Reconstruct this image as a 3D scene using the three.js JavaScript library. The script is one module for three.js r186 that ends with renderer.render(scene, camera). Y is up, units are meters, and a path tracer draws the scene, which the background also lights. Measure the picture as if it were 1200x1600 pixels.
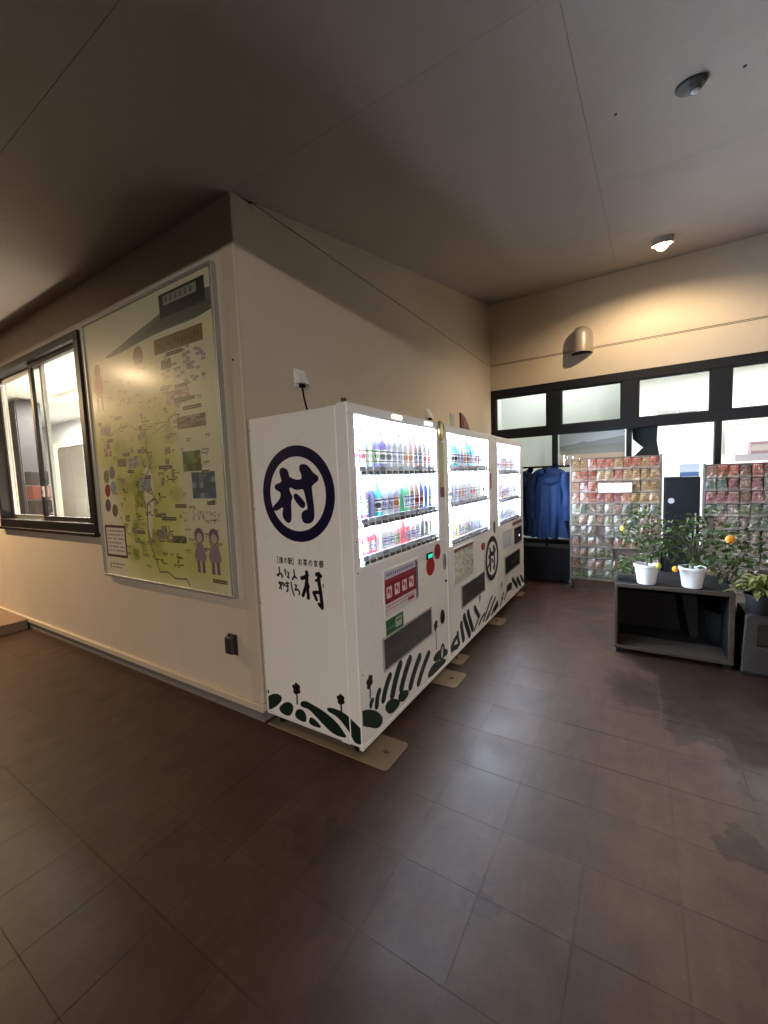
import * as THREE from 'three';
import { mergeGeometries } from 'three/addons/utils/BufferGeometryUtils.js';
import { RoundedBoxGeometry } from 'three/addons/geometries/RoundedBoxGeometry.js';
import { RectAreaLightUniformsLib } from 'three/addons/lights/RectAreaLightUniformsLib.js';
import { createNoise2D, createNoise3D, createNoise4D } from 'simplex-noise';

// ------------------------------------------------------------------ camera, sky, exposure
const renderer = new THREE.WebGLRenderer({ antialias: true });
renderer.toneMapping = THREE.LinearToneMapping;
renderer.toneMappingExposure = 1.0;
renderer.shadowMap.enabled = true;
RectAreaLightUniformsLib.init();
const scene = new THREE.Scene();
const camera = new THREE.PerspectiveCamera(102.9, 768 / 1024, 0.05, 400);
camera.position.set(1.915, 1.453, 1.607);
camera.rotation.order = 'YXZ';
camera.rotation.set(-0.0833, 0.5564, -0.0395);
{ // night sky: an even, nearly black blue
  const w = 64, h = 32, d = new Float32Array(w * h * 4);
  for (let i = 0; i < w * h; i++) { d[i * 4] = 0.0022; d[i * 4 + 1] = 0.0026; d[i * 4 + 2] = 0.0036; d[i * 4 + 3] = 1; }
  const sky = new THREE.DataTexture(d, w, h, THREE.RGBAFormat, THREE.FloatType);
  sky.mapping = THREE.EquirectangularReflectionMapping; sky.magFilter = THREE.LinearFilter; sky.needsUpdate = true;
  scene.background = sky; scene.environment = sky;
}
// lamp strengths (each lamp's light is made with its fitting further down)
const L = { display: 160, displayInner: 36, glow: 2.6, backDown: 11, eaveDown: 11, stepDown: 42, yard: 138, shop: 66, office: 250, sill: 62 }; // lamps in candela, panels in nits

// ------------------------------------------------------------------ helpers
function rng(seed) { let a = seed >>> 0; return () => { a = (a + 0x6D2B79F5) | 0; let t = Math.imul(a ^ (a >>> 15), 1 | a); t = (t + Math.imul(t ^ (t >>> 7), 61 | t)) ^ t; return ((t ^ (t >>> 14)) >>> 0) / 4294967296; }; }
const rand = rng(20240611);
const n2 = createNoise2D(rng(7)), n3 = createNoise3D(rng(9));
const rgb = (r, g, b) => new THREE.Color().setRGB(r, g, b);
const mat = (c, roughness = 0.7, o = {}) => new THREE.MeshStandardMaterial({ color: Array.isArray(c) ? rgb(...c) : c, roughness, ...o });
const phys = (c, roughness, o = {}) => new THREE.MeshPhysicalMaterial({ color: Array.isArray(c) ? rgb(...c) : c, roughness, ...o });
const taken = new Map();
function numbered(name) { const n = taken.get(name) || 0; taken.set(name, n + 1); return n ? `${name}_${String(n).padStart(3, '0')}` : name; }
function plain(g) { const q = g.index ? g.toNonIndexed() : g; for (const k of Object.keys(q.attributes)) if (!['position', 'normal', 'uv'].includes(k)) q.deleteAttribute(k); return q; }
function merge(list) { if (!Array.isArray(list)) return list; return list.length === 1 ? list[0] : mergeGeometries(list.map(plain)); }
function obj(name, geos, m, parent = scene) { const o = new THREE.Mesh(merge(geos), m); o.name = parent === scene ? numbered(name) : name; parent.add(o); return o; }
function tag(o, label, category, group) { o.userData.label = label; o.userData.category = category; if (group) o.userData.group = group; return o; }
function thing(name, label, category, p = [0, 0, 0], turn = 0, group) {
  const o = new THREE.Group(); o.name = numbered(name); scene.add(o); o.position.set(...p); o.rotation.y = turn; return tag(o, label, category, group);
}
function struct(o) { o.userData.kind = 'structure'; return o; }
const box = (x0, x1, y0, y1, z0, z1) => new THREE.BoxGeometry(x1 - x0, y1 - y0, z1 - z0).translate((x0 + x1) / 2, (y0 + y1) / 2, (z0 + z1) / 2);
const rbox = (x0, x1, y0, y1, z0, z1, r = 0.006, s = 2) => new RoundedBoxGeometry(x1 - x0, y1 - y0, z1 - z0, s, Math.min(r, (x1 - x0) / 2.01, (y1 - y0) / 2.01, (z1 - z0) / 2.01)).translate((x0 + x1) / 2, (y0 + y1) / 2, (z0 + z1) / 2);
const cyl = (r0, r1, h, s = 16) => new THREE.CylinderGeometry(r1, r0, h, s).translate(0, h / 2, 0);
function tube(pts, r, seg = 24, rs = 8) { return new THREE.TubeGeometry(new THREE.CatmullRomCurve3(pts.map((p) => new THREE.Vector3(...p))), seg, r, rs); }
function bar(a, b, r, s = 8) { const A = new THREE.Vector3(...a), B = new THREE.Vector3(...b), d = B.clone().sub(A); const g = new THREE.CylinderGeometry(r, r, d.length(), s); g.applyQuaternion(new THREE.Quaternion().setFromUnitVectors(new THREE.Vector3(0, 1, 0), d.normalize())); return g.translate(...A.add(B).multiplyScalar(0.5).toArray()); }
function canvasTex(w, h, draw) { const c = document.createElement('canvas'); c.width = w; c.height = h; const x = c.getContext('2d'); draw(x, w, h); const t = new THREE.CanvasTexture(c); t.colorSpace = THREE.SRGBColorSpace; t.anisotropy = 8; return t; }
// sheet facing +x: u runs along -z ; sheet facing +z: u runs along +x
const sheetX = (x, z0, z1, y0, y1) => new THREE.PlaneGeometry(Math.abs(z1 - z0), y1 - y0).rotateY(Math.PI / 2).translate(x, (y0 + y1) / 2, (z0 + z1) / 2);
const sheetZ = (z, x0, x1, y0, y1) => new THREE.PlaneGeometry(x1 - x0, y1 - y0).translate((x0 + x1) / 2, (y0 + y1) / 2, z);
const HC = 3.046, SL = 0.198, ceil = (z) => HC - SL * z, ZB = -4.70, EAVE = 1.2;
function noiseTex(w, h, rx, ry, f, linear = true) {
  const d = new Uint8Array(w * h * 4);
  for (let j = 0; j < h; j++) for (let i = 0; i < w; i++) { const v = Math.max(0, Math.min(255, f(i, j) * 255)); const k = (j * w + i) * 4; d[k] = d[k + 1] = d[k + 2] = v; d[k + 3] = 255; }
  const t = new THREE.DataTexture(d, w, h); t.wrapS = t.wrapT = THREE.RepeatWrapping; t.repeat.set(rx, ry); t.magFilter = THREE.LinearFilter; t.minFilter = THREE.LinearMipmapLinearFilter; t.generateMipmaps = true; t.needsUpdate = true;
  return t;
}
function worldUV(g, s = 1) { // uv in metres from the main plane of each face
  const p = g.attributes.position, n = g.attributes.normal, uv = new Float32Array(p.count * 2);
  for (let i = 0; i < p.count; i++) {
    const a = [Math.abs(n.getX(i)), Math.abs(n.getY(i)), Math.abs(n.getZ(i))];
    let u, v; if (a[1] > a[0] && a[1] > a[2]) { u = p.getX(i); v = p.getZ(i); } else if (a[0] > a[2]) { u = p.getZ(i); v = p.getY(i); } else { u = p.getX(i); v = p.getY(i); }
    uv[i * 2] = u * s; uv[i * 2 + 1] = v * s;
  }
  g.setAttribute('uv', new THREE.BufferAttribute(uv, 2)); return g;
}

const P0 = (c) => mat(c, 0.6);
// ------------------------------------------------------------------ materials
const rn = rng(31);
const stucco = noiseTex(256, 256, 1, 1, (i, j) => 0.5 + 0.28 * (rn() - 0.5) + 0.2 * n2(i / 9, j / 9));
function wallMap(base, amp, seed) { // blotchy, faintly stained paint; 1 uv unit = 1 m, texture covers 4 m
  const w = 512, h = 512, d = new Uint8Array(w * h * 4), q = createNoise4D(rng(seed)), r = rng(seed + 1);
  for (let j = 0; j < h; j++) for (let i = 0; i < w; i++) {
    const a = i / w * 2 * Math.PI, b = j / h * 2 * Math.PI;
    const f = (k) => q(k * Math.cos(a), k * Math.sin(a), k * Math.cos(b), k * Math.sin(b));
    let v = 1 + amp * (0.55 * f(0.9) + 0.3 * f(3.1) + 0.25 * f(11)) + 0.04 * (r() - 0.5);
    const k = (j * w + i) * 4;
    for (let c = 0; c < 3; c++) d[k + c] = Math.max(0, Math.min(255, 255 * Math.pow(Math.max(0, base[c] * v), 1 / 2.2)));
    d[k + 3] = 255;
  }
  const t = new THREE.DataTexture(d, w, h); t.colorSpace = THREE.SRGBColorSpace; t.wrapS = t.wrapT = THREE.RepeatWrapping; t.repeat.set(0.25, 0.25); t.magFilter = THREE.LinearFilter; t.minFilter = THREE.LinearMipmapLinearFilter; t.generateMipmaps = true; t.needsUpdate = true; return t;
}
const bumpFine = stucco.clone(); bumpFine.repeat.set(4, 4); bumpFine.needsUpdate = true;
const M = {
  wall: mat([1, 1, 1], 0.82, { map: wallMap([0.55, 0.47, 0.37], 0.07, 101), bumpMap: bumpFine, bumpScale: 0.0006 }),
  trim: mat([0.52, 0.44, 0.34], 0.55),
  concrete: mat([0.20, 0.18, 0.16], 0.9, { bumpMap: bumpFine, bumpScale: 0.002 }),
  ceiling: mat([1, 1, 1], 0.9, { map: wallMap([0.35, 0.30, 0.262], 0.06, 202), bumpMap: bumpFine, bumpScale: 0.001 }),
  slab: mat([0.16, 0.14, 0.125], 0.9),
  blackFrame: phys([0.007, 0.008, 0.011], 0.5, { specularIntensity: 0.45 }),
  black: phys([0.006, 0.006, 0.007], 0.8, { specularIntensity: 0.25 }),
  darkBrown: mat([0.03, 0.022, 0.02], 0.45),
  steel: mat([0.5, 0.5, 0.5], 0.35, { metalness: 0.9 }),
  alu: mat([0.62, 0.62, 0.6], 0.32, { metalness: 0.85 }),
  pane: phys([0.96, 0.98, 0.97], 0.02, { transmission: 1, thickness: 0, ior: 1.5 }),
  white: phys([0.80, 0.79, 0.77], 0.38, { clearcoat: 0.4, clearcoatRoughness: 0.25 }),
  whiteWall: mat([0.78, 0.78, 0.75], 0.8),
  plastic: mat([0.75, 0.75, 0.73], 0.45),
  rubber: phys([0.014, 0.014, 0.014], 0.8, { specularIntensity: 0.4 }),
};

// ------------------------------------------------------------------ ground, floor
struct(obj('ground', [new THREE.PlaneGeometry(160, 160, 1, 1).rotateX(-Math.PI / 2).translate(0, -0.06, 30)], mat([0.016, 0.015, 0.0145], 0.9)));
const STAINS = [ // wet and dirty patches on the tiles, outlines in metres (x, z), strength
  [[[1.80, -1.95], [2.02, -1.75], [2.10, -1.25], [2.05, -1.05], [2.14, -0.98], [2.28, -1.02], [2.33, -0.88], [2.30, -0.66], [2.42, -0.55], [2.44, -0.30], [2.40, -0.12], [2.55, 0.02], [2.75, 0.35], [3.6, 0.9], [4.3, 0.4], [4.3, -3.9], [2.6, -3.0], [2.3, -2.7], [1.85, -2.6]], 0.62],
  [[[1.76, -1.62], [1.90, -1.68], [2.06, -1.55], [2.06, -1.22], [1.94, -1.16], [1.80, -1.2], [1.77, -1.38]], 0.55],
  [[[2.16, -0.33], [2.28, -0.42], [2.40, -0.36], [2.36, -0.22], [2.22, -0.2]], 0.6],
  [[[2.06, -1.0], [2.2, -1.06], [2.24, -0.95], [2.12, -0.9]], 0.5],
  [[[1.40, -2.6], [1.62, -2.75], [1.75, -2.5], [1.66, -2.2], [1.45, -2.25]], 0.4],
  [[[1.36, -3.1], [1.55, -3.2], [1.6, -2.95], [1.4, -2.85]], 0.4],
  [[[0.62, 0.40], [0.80, 0.36], [0.95, 0.42], [0.88, 0.54], [0.68, 0.52]], 0.3],
  [[[1.40, 0.32], [1.49, 0.30], [1.52, 0.4], [1.45, 0.46]], 0.45],
];
const FX0 = -6.2, FX1 = 4.4, FZ0 = -4.8, FZ1 = 2.6;
const floorMaps = (() => {
  const w = 2048, h = 1430, col = new Uint8Array(w * h * 4), ro = new Uint8Array(w * h * 4), r = rng(55);
  const inside = (poly, x, z) => { let c = false; for (let i = 0, j = poly.length - 1; i < poly.length; j = i++) { const [xi, zi] = poly[i], [xj, zj] = poly[j]; if ((zi > z) !== (zj > z) && x < (xj - xi) * (z - zi) / (zj - zi) + xi) c = !c; } return c; };
  const tone = new Map();
  for (let j = 0; j < h; j++) for (let i = 0; i < w; i++) {
    const x = FX0 + (FX1 - FX0) * (i + 0.5) / w, z = FZ0 + (FZ1 - FZ0) * (j + 0.5) / h;
    const key = Math.floor((x - 1.759) / 0.297) * 1000 + Math.floor((z + 0.233) / 0.297);
    if (!tone.has(key)) tone.set(key, 1 + 0.18 * (r() - 0.5));
    let v = tone.get(key) * (1 + 0.10 * n2(x * 1.1, z * 1.1) + 0.09 * n2(x * 5, z * 5 + 40) + 0.07 * n2(x * 21, z * 21) + 0.20 * (r() - 0.5)), wet = 0;
    const wx = x + 0.05 * n2(x * 6, z * 6 + 9) + 0.02 * n2(x * 22, z * 22), wz = z + 0.05 * n2(x * 6 + 30, z * 6) + 0.02 * n2(x * 22 + 7, z * 22);
    for (const [poly, s] of STAINS) if (inside(poly, wx, wz)) { wet = Math.max(wet, s * (0.85 + 0.3 * n2(x * 9, z * 9))); }
    const scuff = n2(x * 3.2 + 100, z * 3.2); if (scuff > 0.45) v *= 1 - 0.5 * (scuff - 0.45);
    v *= 1 - wet;
    const drag = n2(x * 2.3 + 60, z * 1.1 + 9) * n2(x * 14, z * 3.5), dust = 1 + 0.22 * drag; // footmarks and dried mop trails
    const jx = Math.abs(((x - 1.759) / 0.297) - Math.round((x - 1.759) / 0.297)) * 0.297, jz = Math.abs(((z + 0.233) / 0.297) - Math.round((z + 0.233) / 0.297)) * 0.297; // dirt caught along some of the joints
    if ((jx < 0.004 && n2(x * 0.9 + 5, z * 1.7) > -0.1) || (jz < 0.004 && n2(x * 1.7, z * 0.9 + 21) > 0.1)) v *= 0.82 + 0.12 * n2(x * 18, z * 18);
    const k = (j * w + i) * 4, b = [0.047, 0.0255, 0.0165];
    for (let c = 0; c < 3; c++) col[k + c] = Math.max(0, Math.min(255, 255 * Math.pow(b[c] * v * dust, 1 / 2.2)));
    col[k + 3] = 255;
    const g = 0.41 + 0.05 * n2(x * 4, z * 4) + 0.06 * (r() - 0.5) - 0.06 * wet; ro[k] = ro[k + 1] = ro[k + 2] = 255 * g; ro[k + 3] = 255;
  }
  const mk = (d, srgb) => { const t = new THREE.DataTexture(d, w, h); if (srgb) t.colorSpace = THREE.SRGBColorSpace; t.magFilter = THREE.LinearFilter; t.minFilter = THREE.LinearMipmapLinearFilter; t.generateMipmaps = true; t.needsUpdate = true; return t; };
  return [mk(col, true), mk(ro, false)];
})();
M.tile = phys([1, 1, 1], 1, { specularIntensity: 0.45, map: floorMaps[0], roughnessMap: floorMaps[1] });
{
  const floor = struct(thing('floor', 'brown square tile floor of the covered walkway', 'floor'));
  delete floor.userData.category;
  obj('grout', [box(FX0, FX1, -0.06, -0.0007, FZ0, FZ1)], mat([0.038, 0.0225, 0.016], 0.8), floor);
  const T = 0.297, list = [];
  const fwd = new THREE.Vector3(), m4 = new THREE.Matrix4();
  camera.updateMatrixWorld(); camera.updateProjectionMatrix(); m4.multiplyMatrices(camera.projectionMatrix, camera.matrixWorldInverse);
  for (let a = Math.ceil((FX0 - 1.759) / T); 1.759 + (a + 1) * T <= FX1 + 0.01; a++) for (let b = Math.ceil((FZ0 + 0.233) / T); -0.233 + (b + 1) * T <= FZ1 + 0.01; b++) {
    const x = 1.759 + a * T, z = -0.233 + b * T;
    if (x + T < 0.02 && z + T < 0.03) continue;
    const c = new THREE.Vector3(x + T / 2, 0, z + T / 2), d = c.distanceTo(camera.position);
    fwd.copy(c).applyMatrix4(m4); const v = c.clone().applyMatrix4(camera.matrixWorldInverse);
    const seen = v.z < -0.1 && Math.abs(fwd.x) < 1.15 && Math.abs(fwd.y) < 1.15;
    list.push({ x, z, rank: (seen ? 0 : 1000) + d });
  }
  list.sort((p, q) => p.rank - q.rank);
  const tileGeo = (x0, z0) => {
    const g = 0.0007, c = 0.0004, x1 = x0 + T - g, z1 = z0 + T - g, dy = (rand() - 0.5) * 0.0003; x0 += g; z0 += g;
    const q = (pts) => pts, o = [[x0, z0], [x1, z0], [x1, z1], [x0, z1]], i = [[x0 + c, z0 + c], [x1 - c, z0 + c], [x1 - c, z1 - c], [x0 + c, z1 - c]];
    const pos = [], uv = [], push = (p, y) => { pos.push(p[0], y, p[1]); uv.push((p[0] - FX0) / (FX1 - FX0), (p[1] - FZ0) / (FZ1 - FZ0)); };
    const tri = (a, ya, b, yb, d, yd) => { push(a, ya); push(b, yb); push(d, yd); };
    tri(i[0], dy, i[2], dy, i[1], dy); tri(i[0], dy, i[3], dy, i[2], dy);
    for (let k = 0; k < 4; k++) { const n = (k + 1) % 4; tri(o[k], -0.0005, i[k], dy, i[n], dy); tri(o[k], -0.0005, i[n], dy, o[n], -0.0005); }
    const bg = new THREE.BufferGeometry(); bg.setAttribute('position', new THREE.Float32BufferAttribute(pos, 3)); bg.setAttribute('uv', new THREE.Float32BufferAttribute(uv, 2)); bg.computeVertexNormals(); return bg;
  };
  list.slice(0, 300).forEach((t, k) => obj(k ? `tile_${String(k).padStart(3, '0')}` : 'tile', [tileGeo(t.x, t.z)], M.tile, floor));
  const rest = obj('far_tiles', list.slice(300).map((t) => tileGeo(t.x, t.z)), M.tile, floor); rest.userData.kind = 'stuff';
}

// ------------------------------------------------------------------ sloped ceiling and eave
{
  const c = struct(thing('ceiling', 'sloping soffit of large pale boards', 'ceiling')); delete c.userData.category;
  const tilt = Math.atan(SL), k = Math.sqrt(1 + SL * SL);
  const board = (x0, x1, z0, z1, t, lift) => { // a slab whose lower face lies on the ceiling plane, lift above it
    const g = box(x0, x1, 0, t, -(z1 - z0) * k / 2, (z1 - z0) * k / 2); worldUV(g); g.rotateX(tilt); const zc = (z0 + z1) / 2; return g.translate(0, ceil(zc) + lift, zc);
  };
  const zs = [EAVE, 0.866, 0, -1.80, -3.60, ZB], xs = [-9, -6.5, -3.75, -1.0, 1.673, 4.35, 6.4], g = 0.0009;
  for (let a = 0; a + 1 < zs.length; a++) for (let b = 0; b + 1 < xs.length; b++) {
    if (zs[a] <= 0.01 && xs[b + 1] < 0.1) continue;
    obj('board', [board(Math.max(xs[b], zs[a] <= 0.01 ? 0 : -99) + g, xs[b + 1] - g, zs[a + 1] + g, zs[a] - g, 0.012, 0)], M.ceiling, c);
  }
  obj('roof_deck', [board(-9.2, 6.6, ZB - 4.6, EAVE + 0.02, 0.12, 0.0125)], M.slab, c);
  obj('fascia', [box(-9.2, 6.6, ceil(EAVE) - 0.004, ceil(EAVE) + 0.2, EAVE + 0.003, EAVE + 0.03)], mat([0.06, 0.05, 0.045], 0.6), c);
}

// ------------------------------------------------------------------ walls
{
  const w = thing('map_wall', 'cream outside wall carrying the map board and sliding window', 'wall');
  const wx0 = -4.05, wx1 = -1.87, wy0 = 1.087, wy1 = 2.72, top = ceil(0) + 0.01;
  const pieces = [box(-9, wx0, 0.10, top, -0.15, 0), box(wx1, 0, 0.10, top, -0.15, 0), box(wx0, wx1, 0.10, wy0, -0.15, 0), box(wx0, wx1, wy1, top, -0.15, 0)].map((g) => worldUV(g));
  obj('wall_panel', pieces, M.wall, w);
  obj('corner_trim', [rbox(-0.095, 0.004, 0.116, ceil(0) - 0.002, 0.0, 0.006, 0.003), rbox(0.0, 0.006, 0.116, ceil(0) - 0.002, -0.012, 0.004, 0.003)], M.trim, w);
  obj('base_trim', [rbox(-9, 0.012, 0.068, 0.114, -0.02, 0.022, 0.006)], M.trim, w);
  obj('plinth', [box(-9, 0.002, -0.02, 0.067, -0.15, 0.004)], M.concrete, w);
  obj('screw', [new THREE.CylinderGeometry(0.006, 0.006, 0.006, 10).rotateX(Math.PI / 2).translate(-0.055, 2.16, 0.008)], M.darkBrown, w);
}
{
  const w = thing('side_wall', 'cream wall behind the row of vending machines', 'wall');
  const yj = 3.072, slope = (y0, y1f, z0, z1, x) => { const s = new THREE.Shape(); s.moveTo(-z0, y0); s.lineTo(-z1, y0); s.lineTo(-z1, y1f(z1)); s.lineTo(-z0, y1f(z0)); s.closePath(); const g = new THREE.ExtrudeGeometry(s, { depth: 0.15, bevelEnabled: false }); g.rotateY(Math.PI / 2).translate(x - 0.15, 0, 0); g.computeVertexNormals(); return worldUV(g); };
  const zr = (HC - yj) / SL; // where the ceiling reaches the joint
  obj('wall_panel', [slope(0, () => yj - 0.004, -0.151, ZB, 0)], M.wall, w);
  obj('upper_wall_panel', [slope(yj + 0.004, (z) => ceil(z) + 0.01, -0.19, ZB, 0)], M.wall, w);
  obj('joint_strip', [box(-0.06, -0.005, yj - 0.005, yj + 0.005, ZB, -0.151)], M.darkBrown, w);
}
{
  const w = thing('shopfront_wall', 'cream wall above the black framed shop windows', 'wall');
  const yj = 3.072;
  obj('wall_panel', [worldUV(box(0, 6.4, 2.706, yj - 0.004, ZB - 0.14, ZB))], M.wall, w);
  obj('upper_wall_panel', [worldUV(box(0, 6.4, yj + 0.004, yj + 0.012, ZB - 0.14, ZB)), worldUV(box(0, 6.4, yj + 0.020, ceil(ZB) + 0.01, ZB - 0.14, ZB))], M.wall, w);
  obj('joint_strip', [box(0, 6.4, yj - 0.005, yj + 0.021, ZB - 0.07, ZB - 0.005)], M.darkBrown, w);
}

// ------------------------------------------------------------------ shop window front
{
  const s = thing('shop_window', 'black aluminium shop window front with a row of small upper panes', 'window');
  const F = M.blackFrame, z0 = ZB - 0.10, z1 = ZB + 0.012, X1 = 6.4;
  obj('top_rail', [rbox(0, X1, 2.592, 2.705, z0, z1, 0.004)], F, s);
  obj('middle_rail', [rbox(0, X1, 1.972, 2.098, z0, z1 + 0.004, 0.004)], F, s);
  obj('bottom_rail', [rbox(0, X1, 0.02, 0.12, z0, z1, 0.004)], F, s);
  obj('kick_panel', [box(0, X1, 0.12, 0.40, z0 + 0.03, z1 - 0.02)], M.black, s);
  obj('sill_rail', [rbox(0, X1, 0.40, 0.46, z0, z1, 0.004)], F, s);
  const P = 0.926;
  for (let k = 0; k < 7; k++) {
    const x = 0.07 + k * P, xe = x + 0.732; if (x > X1) break;
    obj('upper_mullion', [rbox(k ? x - 0.194 : 0, x, 2.098, 2.592, z0 + 0.004, z1 - 0.004, 0.004)], F, s);
    obj('upper_sash', [box(x, xe, 2.098, 2.112, z0 + 0.03, z1 - 0.03), box(x, xe, 2.578, 2.592, z0 + 0.03, z1 - 0.03), box(x, x + 0.012, 2.112, 2.578, z0 + 0.03, z1 - 0.03), box(xe - 0.012, xe, 2.112, 2.578, z0 + 0.03, z1 - 0.03)], F, s);
    obj('upper_pane', [sheetZ(ZB - 0.045, x + 0.011, Math.min(xe, X1) - 0.011, 2.111, 2.579)], M.pane, s);
    const m = 0.907 + (k - 1) * 0.914;
    obj('mullion', [rbox(Math.max(0, m - 0.033), Math.max(0.05, m + 0.033), 0.46, 1.972, z0, z1, 0.004)], F, s);
    obj('lower_pane', [sheetZ(ZB - 0.05, Math.max(0, m) + 0.033, Math.max(0, m + 0.914) - 0.033, 0.46, 1.972)], M.pane, s);
  }
}
// ------------------------------------------------------------------ lit shop behind the windows
{
  const r = thing('shop_room', 'bright white shop interior behind the black framed windows', 'room');
  const x0 = -0.1, x1 = 6.4, z0 = -8.6, z1 = ZB - 0.14;
  obj('room_floor', [box(x0, x1, -0.05, 0.0, z0, z1)], mat([0.42, 0.40, 0.37], 0.5), r);
  obj('back_wall', [box(x0, x1, 0, 3.3, z0 - 0.1, z0)], M.whiteWall, r);
  obj('left_wall', [box(x0 - 0.1, x0, 0, 3.3, z0 - 0.1, z1 + 0.13)], M.whiteWall, r);
  obj('right_wall', [box(x1, x1 + 0.1, 0, 3.3, z0 - 0.1, z1)], M.whiteWall, r);
  obj('room_ceiling', [box(x0 - 0.1, x1 + 0.1, 3.3, 3.4, z0 - 0.1, z1)], M.whiteWall, r);
  obj('partition', [box(x0, 1.72, 0, 3.3, -5.75, -5.65)], mat([0.70, 0.76, 0.72], 0.8), r);
  for (const gx of [2.42, 2.76]) { const v = obj('air_grille', [rbox(gx - 0.15, gx + 0.15, 2.52, 2.60, z0, z0 + 0.02, 0.004)], mat([0.3, 0.3, 0.3], 0.6), r); obj('slats', [-1, 0, 1].map((k) => box(gx - 0.135, gx + 0.135, 2.556 + k * 0.02, 2.562 + k * 0.02, z0 + 0.02, z0 + 0.03)), M.plastic, v); }
  obj('door_frame', [box(3.3, 3.35, 0, 2.2, z0, z0 + 0.03), box(4.2, 4.25, 0, 2.2, z0, z0 + 0.03), box(3.3, 4.25, 2.2, 2.25, z0, z0 + 0.03)], M.alu, r);
  for (const [x, z] of [[3.4, -5.9], [5.2, -5.9], [3.4, -7.4], [5.2, -7.4], [1.0, -7.4], [0.85, -5.2]]) {
    const lamp = thing('shop_ceiling_lamp', 'flat white ceiling lamp inside the bright shop', 'lamp', [x, 3.3, z], 0, 'ceiling lamps inside the shop');
    obj('lamp_housing', [rbox(-0.62, 0.62, -0.04, 0, -0.16, 0.16, 0.01)], M.plastic, lamp);
    obj('lamp_diffuser', [box(-0.60, 0.60, -0.052, -0.041, -0.14, 0.14)], mat([0.9, 0.9, 0.9], 0.5, { emissive: rgb(1, 0.98, 0.92), emissiveIntensity: 2.2 }), lamp);
    const a = new THREE.RectAreaLight(new THREE.Color(0.95, 0.98, 1.0), L.shop * (z > -5.3 ? 0.24 : 1), 1.2, 0.28); a.position.set(x, 3.235, z); a.lookAt(x, 0, z); scene.add(a);
  }
  // the last, dimmer lamp is added before the partition to brighten the upper panes
  const p = thing('shop_poster', 'landscape poster with a grey mountain ridge behind the shop window', 'poster');
  const pt = canvasTex(512, 256, (c, w, h) => {
    c.fillStyle = '#e6eeec'; c.fillRect(0, 0, w, h); c.fillStyle = '#b4bcb6'; c.beginPath(); c.moveTo(0, 90); c.lineTo(60, 84); c.lineTo(150, 74); c.lineTo(190, 60); c.lineTo(230, 70); c.lineTo(330, 58); c.lineTo(430, 48); c.lineTo(512, 36); c.lineTo(512, 170); c.lineTo(0, 170); c.fill();
    c.fillStyle = '#a2aaa4'; c.beginPath(); c.moveTo(0, 120); c.lineTo(200, 100); c.lineTo(512, 88); c.lineTo(512, 175); c.lineTo(0, 175); c.fill(); c.fillStyle = '#d6c4b0'; c.fillRect(0, 160, w, 100); c.fillStyle = '#cbb7a2'; c.fillRect(0, 210, w, 46);
  });
  obj('poster_board', [box(0.955, 1.775, 1.50, 1.972, ZB - 0.135, ZB - 0.122)], M.plastic, p);
  obj('poster_print', [sheetZ(ZB - 0.119, 0.96, 1.77, 1.505, 1.968)], mat([1, 1, 1], 0.6, { map: pt }), p);
}
{ // dark cloth bunched behind the third pane
  const s = new THREE.Shape(); [[1.86, 1.98], [2.13, 1.97], [2.12, 1.80], [2.16, 1.55], [2.05, 1.45], [1.86, 1.52], [1.88, 1.60], [1.99, 1.72], [1.87, 1.84]].forEach((p, i) => (i ? s.lineTo(...p) : s.moveTo(...p))); s.closePath();
  const g = new THREE.ExtrudeGeometry(s, { depth: 0.03, bevelEnabled: true, bevelSize: 0.01, bevelThickness: 0.01, bevelSegments: 2, steps: 1 }).translate(0, 0, ZB - 0.16);
  tag(obj('dark_cloth', [g], mat([0.02, 0.024, 0.028], 0.85)), 'black cloth bunched up behind the shop window pane', 'cloth');
}

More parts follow.
